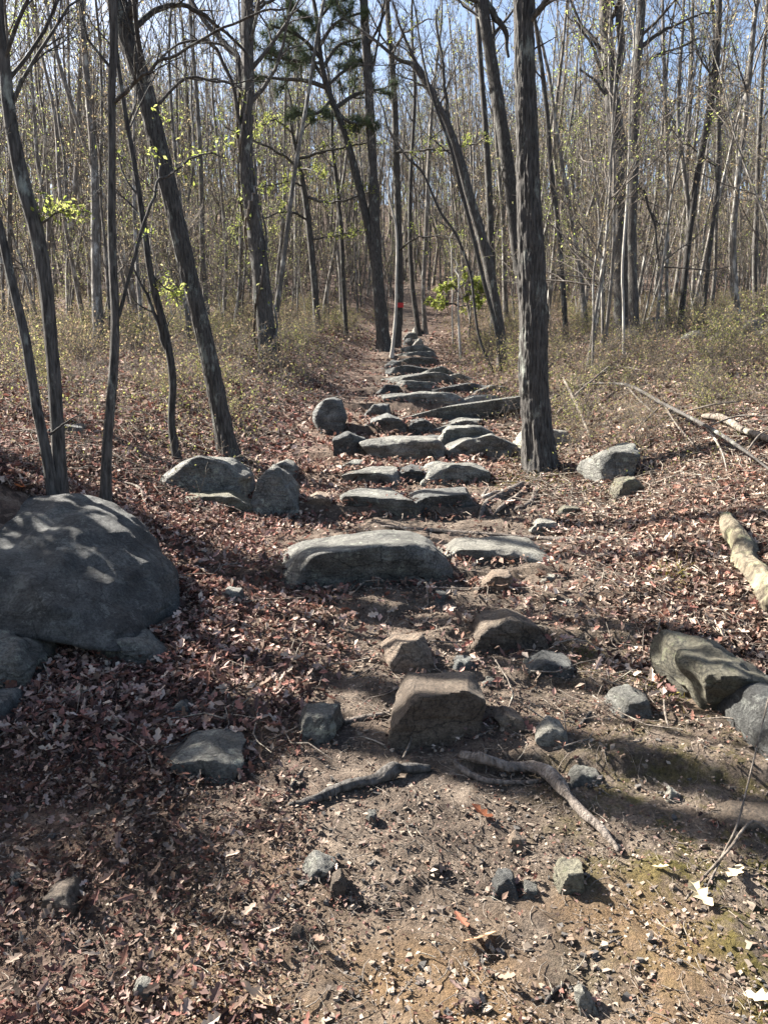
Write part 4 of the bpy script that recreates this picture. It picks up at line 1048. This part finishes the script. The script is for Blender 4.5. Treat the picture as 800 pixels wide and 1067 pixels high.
# ------------------------------------------------------------------ litter
def in_rock(x, y):
    m = np.zeros(len(x), bool)
    for a, b, hx, hy in rocks_fp:
        if b < 9:
            m |= ((x - a) / (hx * .92)) ** 2 + ((y - b) / (hy * .9)) ** 2 < 1
    return m
def ground_pts(n, y0, y1, a, spread=.56, margin=.3, r=rng):
    u = r.random(n)
    if abs(a - 1) < 1e-6: y = y0 * (y1 / y0) ** u
    else: y = (y0 ** (1 - a) + u * (y1 ** (1 - a) - y0 ** (1 - a))) ** (1 / (1 - a))
    x = r.uniform(-1, 1, n) * (spread * y + margin)
    return x, y
def leafden(x, y):
    pm = path_mask(x, y)
    s = x - xc(y)
    n = .5 + .6 * fbm(x / .4, y / .4, 3.3, 3, 61)
    return np.clip((1 - .93 * pm) * np.clip(n + .45 * sm(.8, 1.6, np.abs(s)), .12, 1), 0, 1)
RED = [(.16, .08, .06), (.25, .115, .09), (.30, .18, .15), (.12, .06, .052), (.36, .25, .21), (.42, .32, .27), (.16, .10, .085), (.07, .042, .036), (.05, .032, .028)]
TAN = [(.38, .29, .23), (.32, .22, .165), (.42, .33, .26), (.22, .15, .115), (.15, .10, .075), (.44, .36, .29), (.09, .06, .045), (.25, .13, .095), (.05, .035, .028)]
def litter():
    mb = MB()
    # far cover
    for (n, y0, y1, a, s0, s1, kd) in ((70000, 7.5, 30, .8, .05, .11, 1), (12000, 25, 75, .6, .12, .24, 1), (70000, 3.0, 8.5, .4, .02, .055, 1), (30000, 2.8, 8.0, .3, .035, .075, 2), (150000, 1.5, 4.6, .2, .005, .019, 0), (14000, 1.5, 4.6, .3, .022, .055, 2), (30000, 1.5, 4.6, .3, .012, .034, 1)):
        x, y = ground_pts(n, y0, y1, a)
        d = leafden(x, y)
        if kd == 0: d = np.maximum(d, .08 + .2 * (noise3(x * 3, y * 3, 1, 4) > .1)); d = np.where((y < 3.0) & (x > -.2), d * .6, d)
        if kd != 0: d = np.where((y < 3.2) & (x > -.3), d * .12 , d)
        k = rng.random(n) < d
        x, y = x[k], y[k]; k = ~in_rock(x, y); x, y = x[k], y[k]
        z = H(x, y) + np.where(y < 13, .007, .02) + rng.uniform(0, .022, len(x)) * (2 if kd else .7)
        s = x - xc(y)
        redness = sm(-.6, .6, .5 * noise3(x / .8, y / .8, 7, 8) - .5 * s / 2)
        red = rng.random(len(x)) < .2 + .6 * redness
        P = np.stack([x, y, z], -1)
        sz = rng.uniform(s0, s1, len(x))
        tl = .6 if kd else .45
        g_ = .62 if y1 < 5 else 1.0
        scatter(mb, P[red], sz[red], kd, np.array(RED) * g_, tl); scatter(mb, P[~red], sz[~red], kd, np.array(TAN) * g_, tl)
    X, Yv, Rm = [], [], []
    for a_, b_2, hx, hy in rocks_fp:
        if b_2 > 16: continue
        n = int(90 * max(hx, .06) / .2 * (1.0 if b_2 > 4.5 or a_ < -.3 else .45)); th = rng.uniform(0, 6.28, n); q = rng.uniform(.9, 1.3, n)
        X.append(a_ + np.cos(th) * hx * q); Yv.append(b_2 + np.sin(th) * hy * q); Rm.append(rng.uniform(.25, 1, n))
    x, y, k_ = np.concatenate(X), np.concatenate(Yv), np.concatenate(Rm)
    sz = np.where(y < 3.5, rng.uniform(.01, .035, len(x)), rng.uniform(.03, .075, len(x)))
    P = np.stack([x, y, H(x, y) + rng.uniform(.004, .05, len(x)) * np.where(y < 3.5, .5, 1)], -1)
    hf = rng.random(len(x)) < .5
    scatter(mb, P[hf], sz[hf], 2, RED, .6); scatter(mb, P[~hf], sz[~hf], 1, TAN, .6)
    o = mb.build('leaf_litter', M['litter'], None, False)
    tagit(o, 'dry red brown and tan leaves carpeting the ground beside the trail', 'leaf litter', None, 'stuff')
litter()

def gravel():
    # small angular stones; one mesh
    t = np.array([(-1, -1), (1, -1), (1, 1), (-1, 1)])
    cube = np.array([(x, y, z) for z in (-1, 1) for y in (-1, 1) for x in (-1, 1)], float)
    cf = np.array([(0, 2, 3, 1), (4, 5, 7, 6), (0, 1, 5, 4), (2, 6, 7, 3), (0, 4, 6, 2), (1, 3, 7, 5)])
    n = 42000
    x, y = ground_pts(n, 1.5, 9, 1.0)
    d = .25 + .75 * np.maximum(path_mask(x, y), .5 * (noise3(x * 2, y * 2, 3, 2) > .0))
    k = (rng.random(n) < d) & (np.abs(x - xc(y)) < 2.2) & ~in_rock(x, y); x, y = x[k], y[k]; n = len(x)
    sz = .0018 + .0080 * rng.random(n) ** 7
    V = cube[None] * (1 + rng.uniform(-.65, .2, (n, 8, 3))) * sz[:, None, None] * np.stack([rng.uniform(.7, 1.5, n), rng.uniform(.7, 1.4, n), rng.uniform(.4, .9, n)], -1)[:, None, :]
    a = rng.uniform(0, 6.28, n); ca, sa = np.cos(a)[:, None], np.sin(a)[:, None]
    V = np.stack([V[..., 0] * ca - V[..., 1] * sa, V[..., 0] * sa + V[..., 1] * ca, V[..., 2] + .3 * V[..., 0]], -1)
    V += np.stack([x, y, H(x, y) + sz * .3], -1)[:, None, :]
    FF = cf[None] + (np.arange(n) * 8)[:, None, None]
    pal = np.array([(.15, .12, .092), (.10, .08, .065), (.20, .16, .125), (.15, .105, .075), (.07, .064, .058), (.24, .195, .15)])
    c = np.repeat(pal[rng.integers(0, 6, n)], 6, 0)
    mb = MB(); mb.add(V, FF, c)
    o = mb.build('gravel', M['grit'], None, False); tagit(o, 'small angular gravel scattered over the bare trail soil', 'gravel', None, 'stuff')
m_, nt, b_, _ = newmat('gravel_stone'); a_ = nt.nodes.new('ShaderNodeAttribute'); a_.attribute_name = 'col'; nt.links.new(a_.outputs['Color'], b_.inputs['Base Color']); b_.inputs['Roughness'].default_value = .8
M['grit'] = m_
gravel()

def twig_litter():
    mb = MB(); r = np.random.default_rng(99)
    for n, y0, y1, L0, L1, r0 in ((5000, 1.6, 9, .02, .09, .0012), (5200, 6, 24, .2, .8, .004), (420, 2.8, 9, .12, .4, .0028), (5200, 3.2, 9.5, .08, .38, .0019)):
        x, y = ground_pts(n, y0, y1, .6, r=r)
        if y0 > 3: k = (np.abs(x - xc(y)) > 1.2) if y0 > 5 else (x - xc(y) > 1.15 + .3 * noise3(x * 2, y * 2, 0, 2)); x, y = x[k], y[k]
        k = ~in_rock(x, y); x, y = x[k], y[k]; n = len(x)
        a = r.uniform(0, 6.28, n); L = r.uniform(L0, L1, n)
        P = []
        for t in (-.5, -.17, .17, .5):
            px_ = x + np.cos(a + t * .5) * L * t; py_ = y + np.sin(a + t * .5) * L * t
            P.append(np.stack([px_, py_, H(px_, py_) + .012 + r.uniform(0, .05, n) * (L > .2) + r.uniform(0, .006, n)], -1))
        P = np.stack(P, 1); R = (r0 * r.uniform(.6, 1.6, n))[:, None] * np.array([1, .9, .8, .5])[None]
        mb.add(*tubes(P, R, 4))
    o = mb.build('twig_litter', M['bark_dead']); tagit(o, 'small dry twigs strewn across the forest floor', 'twigs', None, 'stuff')
twig_litter()

def underbrush():
    mb = MB(); ml = MB(); r = np.random.default_rng(55)
    x, y = ground_pts(17000, 5.6, 40, .75, r=r)
    s = np.abs(x - xc(y)); k = (s > 1.35 + .5 * noise3(x, y, 0, 3)) & (r.random(len(x)) < sm(5, 10, y) * .9 + .12); x, y = x[k], y[k]; n = len(x)
    L = r.uniform(.18, .75, n) * (.5 + .5 * sm(8, 15, y))
    d = norm(np.stack([r.normal(size=n) * .55, r.normal(size=n) * .55, np.ones(n)], -1))
    cur = np.stack([x, y, H(x, y) - .02], -1); P = [cur]
    for k in range(4):
        d = norm(d + r.normal(size=d.shape) * .22); cur = cur + d * (L / 4)[:, None]; P.append(cur)
    P = np.stack(P, 1); R = r.uniform(.0018, .0042, n)[:, None] * np.linspace(1, .4, 5)[None]
    P2, R2 = spawn(P, R, 3, .25, 1, .5, (25, 65), 3, .02, .2, .8, .5, r)
    mb.add(*tubes(P, R, 3)); mb.add(*tubes(P2, np.maximum(R2, .0016), 3))
    o = mb.build('underbrush', M['bark_dead']); tagit(o, 'dry grassy stems and brambles covering the ground under the trees', 'underbrush', None, 'stuff')
    E = P2[:, 1:].reshape(-1, 3); gm = .46 + .4 * noise3(E[:, 0] / 2, E[:, 1] / 2, 0, 9)
    E = E[r.random(len(E)) < gm]
    scatter(ml, E, r.uniform(.025, .06, len(E)) * np.clip(E[:, 1] / 14, .42, 1), 1, [(.27, .27, .09), (.34, .31, .14), (.36, .28, .17), (.24, .26, .08), (.30, .20, .13)], .8, r)
    o = ml.build('underbrush_leaves', M['leaf']); tagit(o, 'tiny olive and yellow-green leaves on the low brush', 'leaves', None, 'stuff')
underbrush()

# ------------------------------------------------------------------ roots, logs, sticks
root = empty('exposed_root', Vector(ground(560, 805)), 'pale shiny forked root snaking across the lower trail', 'root')
ol = root.location
surf_tube('root_stem', 'bark_root', [(476, 789, 7, .01), (500, 797, 12, .02), (530, 803, 12, .025), (556, 805, 13, .03), (574, 814, 16, .03), (588, 832, 13, .02), (606, 851, 11, .015), (626, 868, 9, .01), (643, 889, 5, 0)], S=28, parent=root, origin=ol, lift=.55, n=150, rough=.22)
surf_tube('side_root', 'bark_root', [(474, 792, 7), (482, 804, 8), (500, 812, 7), (525, 816, 6), (548, 815, 5), (566, 812, 5)], S=10, parent=root, origin=ol, lift=.6, seed=8)
o = surf_tube('fallen_branch', 'bark', [(298, 839, 4), (318, 835, 8), (340, 828, 13, .01), (365, 820, 13, .012), (395, 814, 12, .012), (412, 806, 15, .015), (430, 801, 12), (448, 800, 7)], S=20, lift=.6, rough=.3, n=90)
tagit(o, 'dark crooked fallen branch lying left of the exposed root', 'branch', 'fallen wood on the ground')
o = surf_tube('stick', 'twig', [(290, 838, 3), (305, 815, 3.5), (318, 798, 3)], S=8); tagit(o, 'thin reddish stick pointing up beside the dark fallen branch', 'stick', 'fallen wood on the ground')
o = surf_tube('stick', 'bark_root', [(355, 752, 5), (385, 746, 7), (408, 742, 6)], S=8); tagit(o, 'short dark root end poking out left of the brown block', 'root', 'fallen wood on the ground')
o = surf_tube('buried_root', 'bark_root', [(395, 548, 3), (440, 552, 4), (500, 555, 5), (560, 560, 6), (600, 562, 9), (645, 563, 8), (680, 566, 5)], S=10, lift=.5); tagit(o, 'long dark root running across the trail above the pale slab', 'root', 'fallen wood on the ground')
o = surf_tube('fallen_log', 'lichen_log', [(749, 540, 12), (758, 556, 22, .02), (775, 575, 27, .03), (792, 600, 29, .03), (812, 632, 30, .03)], S=36, lift=.6, n=120, rough=.2); tagit(o, 'pale yellowish lichen-covered log at the right edge', 'log', 'fallen wood on the ground')
o = surf_tube('fallen_log', 'bark_dead', [(728, 440, 4, .06), (745, 446, 7, .1), (765, 454, 8, .1), (785, 461, 8, .08), (806, 466, 7, .06)], S=14, lift=.8); tagit(o, 'broken grey log propped in the brush at the right edge', 'log', 'fallen wood on the ground')
root = empty('fallen_branch', Vector(ground(690, 430)), 'long dark dead limb arching through the brush on the right', 'branch', 'fallen wood on the ground')
surf_tube('limb', 'bark', [(560, 428, 2, .05), (600, 412, 3, .12), (650, 415, 3.4, .18), (690, 436, 4, .16), (735, 468, 4, .2), (775, 490, 3.4, .14), (808, 505, 3, .06)], S=8, rough=.3, parent=root, origin=root.location, lift=.8)
for k, pp in enumerate(([(690, 436, 2.4, .16), (704, 455, 2, .12), (730, 478, 1.4, .05)], [(735, 468, 2.4, .2), (750, 485, 2, .12), (758, 500, 1.4, .02)], [(650, 415, 2, .18), (668, 432, 1.8, .14), (700, 452, 1.4, .05)], [(710, 450, 2, .2), (740, 448, 1.7, .24), (770, 440, 1.4, .2)], [(600, 412, 2, .12), (640, 398, 1.6, .2), (675, 402, 1.3, .2)], [(735, 468, 2, .2), (765, 462, 1.7, .24), (800, 458, 1.4, .2)], [(690, 436, 2, .16), (668, 452, 1.7, .1), (650, 468, 1.3, .03)], [(775, 490, 2, .14), (790, 478, 1.7, .2), (812, 470, 1.4, .2)])):
    surf_tube('side_branch', 'twig', pp, S=6, parent=root, origin=root.location, seed=k + 5)
for lab, mt, pp in (
    ('pale grey stick lying on top of the brush right of the thickest trunk', 'bark_dead', [(578, 440, 3, .1), (605, 425, 3, .25), (635, 405, 2, .35)]),
    ('thin dead stick crossing the brush under the large trunk on the right', 'bark_dead', [(585, 415, 2.5, .3), (600, 440, 3, .2), (615, 462, 3, .05)]),
    ('pale short stick beside the mossy stone below the huge boulder', 'bark_dead', [(39, 622, 4, .03), (52, 635, 5, .02), (65, 647, 4)]),
    ('long thin curved stick leaning along the huge left boulder', 'twig', [(98, 560, 3, .1), (125, 575, 3, .12), (148, 598, 3, .08), (165, 618, 2.4, .02)]),
    ('thin pale curved stick in the leaves behind the left trunks', 'bark_dead', [(128, 505, 2, .02), (145, 515, 3, .05), (152, 528, 3, .03), (162, 542, 2)]),
    ('pale hooked stick in the leaves at the bottom left corner', 'bark_dead', [(14, 1018, 3), (19, 1035, 4, .01), (22, 1062, 4)]),
    ('long thin stick near the right edge of the lower trail', 'bark_dead', [(735, 927, 2.5), (752, 900, 2.5, .03), (768, 878, 2.5, .08), (782, 846, 2, .2), (800, 796, 1.6, .35)]),
    ('thin pale arching twig entering from the lower right edge', 'bark_dead', [(712, 938, 3), (735, 915, 3, .01), (760, 898, 3.4, .05), (782, 881, 3.4, .08), (806, 888, 3, .05)]),
    ('small dark stick in shade right of the pale yellowish stone', 'bark', [(598, 762, 2.5), (612, 745, 3), (624, 728, 2.5)]),
    ('bent pale twig standing below the pale rounded stone', 'bark_dead', [(690, 738, 2, .04), (692, 752, 2.5, .03), (697, 760, 2.5), (707, 765, 2)]),
    ('short dark stick at the bottom edge beside the cream stone', 'bark', [(566, 1046, 4), (576, 1034, 5), (588, 1025, 4)]),
    ('thin stick on the lower trail right of the dark jagged stone', 'bark_dead', [(622, 990, 3), (635, 982, 3), (648, 978, 2.5)]),
    ('thin stick lying on top of the small centre roots below the block', 'bark', [(440, 770, 2), (460, 764, 2.4), (478, 762, 2)])):
    o = surf_tube('stick', mt, pp, S=7); tagit(o, lab, 'stick', 'fallen wood on the ground')

# ------------------------------------------------------------------ single leaves that stand out
def bigleaf(label, px, py, size, c, kind=2, seed=1):
    G = ground(px, py); mb = MB(); r = np.random.default_rng(seed)
    scatter(mb, np.array([[0, 0, .02]]), np.array([size]), kind, [c], .25, r, .05)
    o = mb.build('dry_leaf', M['litter'], None, False, Vector(G)); tagit(o, label, 'leaf', 'large dry leaves on the lower trail')
for i, a in enumerate((('large curled tan oak leaf lying flat in the bottom centre of the trail', 502, 985, .11, (.42, .26, .16)), ('large pale tan oak leaf at the bottom edge left of centre', 266, 1050, .10, (.50, .36, .24)),
    ('reddish brown curled leaf above the bottom centre oak leaf', 480, 968, .08, (.26, .11, .07)), ('orange red curled leaf below the middle of the fallen wood', 500, 857, .09, (.40, .16, .09)),
    ('pale cream broken leaf right of the mossy stick tips', 765, 918, .10, (.60, .50, .32)), ('pale cream leaf lying at the foot of the long thin stick', 728, 940, .09, (.58, .48, .30)),
    ('cream leaf piece at the bottom right corner', 792, 1052, .08, (.62, .52, .34)), ('small yellow tan leaf on the dark soil right of the root tip', 688, 912, .05, (.52, .42, .24)),
    ('orange leaf lying below the long wide boulder', 330, 628, .09, (.60, .30, .12)), ('bright orange leaf at the far left behind the huge boulder', 22, 512, .16, (.55, .22, .10)))):
    bigleaf(*a, seed=i + 3)

# grass tufts / moss sprigs
def tuft(label, px, py, n, h, c, sp=.12):
    G = ground(px, py); r = np.random.default_rng(int(px)); mb = MB()
    b = np.stack([r.normal(size=n) * sp, r.normal(size=n) * sp, 0 * r.random(n)], -1)
    b[:, 2] = H(G[0] + b[:, 0], G[1] + b[:, 1]) - G[2]
    d = norm(np.stack([r.normal(size=n) * .6, r.normal(size=n) * .6, np.ones(n)], -1)); L = h * r.uniform(.5, 1.1, n)
    P = [b]; cur = b
    for k in range(3):
        d = norm(d + np.array([0, 0, -.25]) + r.normal(size=d.shape) * .1); cur = cur + d * (L / 3)[:, None]; P.append(cur)
    V, Fq = tubes(np.stack(P, 1), np.full((n, 4), .0016) * np.array([1, 1, .8, .2]), 3)
    pal = np.array(c); mb.add(V, Fq, np.repeat(pal[r.integers(0, len(pal), n)], 9, 0))
    o = mb.build('grass_tuft', M['leaf'], None, False, Vector(G)); tagit(o, label, 'grass', None, 'stuff')
GR = [(.38, .33, .10), (.45, .38, .16), (.25, .27, .07)]
tuft('tuft of short yellow grass at the foot of the thickest trunk', 556, 499, 260, .10, GR, .2)
tuft('small yellow-green grass tuft in the leaves right of the bare dirt', 698, 602, 60, .14, GR, .06)
tuft('yellowish moss and grass patch beside the pale rounded stone', 682, 716, 160, .035, GR, .09)

# ------------------------------------------------------------------ camera, light, sky
cam = bpy.data.cameras.new('camera'); co = bpy.data.objects.new('camera', cam); col.objects.link(co)
co.location = CAM; co.rotation_euler = (math.pi / 2 - PITCH, 0, 0)
cam.sensor_fit = 'VERTICAL'; cam.sensor_height = 24; cam.lens = F / HT * 24; cam.clip_end = 1000; cam.clip_start = .05
scene.camera = co
AZ, EL = math.radians(-62), math.radians(38)
sd = Vector((math.sin(AZ) * math.cos(EL), math.cos(AZ) * math.cos(EL), math.sin(EL)))
su = bpy.data.lights.new('sun', 'SUN'); su.energy = 5.0; su.angle = math.radians(.55); su.color = (1, .95, .87)
so = bpy.data.objects.new('sun', su); col.objects.link(so); so.rotation_euler = sd.to_track_quat('Z', 'Y').to_euler(); so.location = (0, 0, 30)
w = bpy.data.worlds.new('World'); scene.world = w; w.use_nodes = True
nt = w.node_tree; bg = nt.nodes['Background']
sk = nt.nodes.new('ShaderNodeTexSky'); sk.sky_type = 'NISHITA'; sk.sun_disc = False
sk.sun_elevation = EL; sk.sun_rotation = AZ % (2 * math.pi); sk.air_density = 1.0; sk.dust_density = 3.0; sk.altitude = 300
nt.links.new(sk.outputs[0], bg.inputs[0]); bg.inputs[1].default_value = .05
vs = scene.view_settings; vs.view_transform = 'Standard'; vs.look = 'None'; vs.gamma = 1; vs.use_curve_mapping = False; vs.exposure = EXPO
scene.cycles.max_bounces = 4; scene.cycles.diffuse_bounces = 1; scene.cycles.transmission_bounces = 3; scene.cycles.transparent_max_bounces = 4
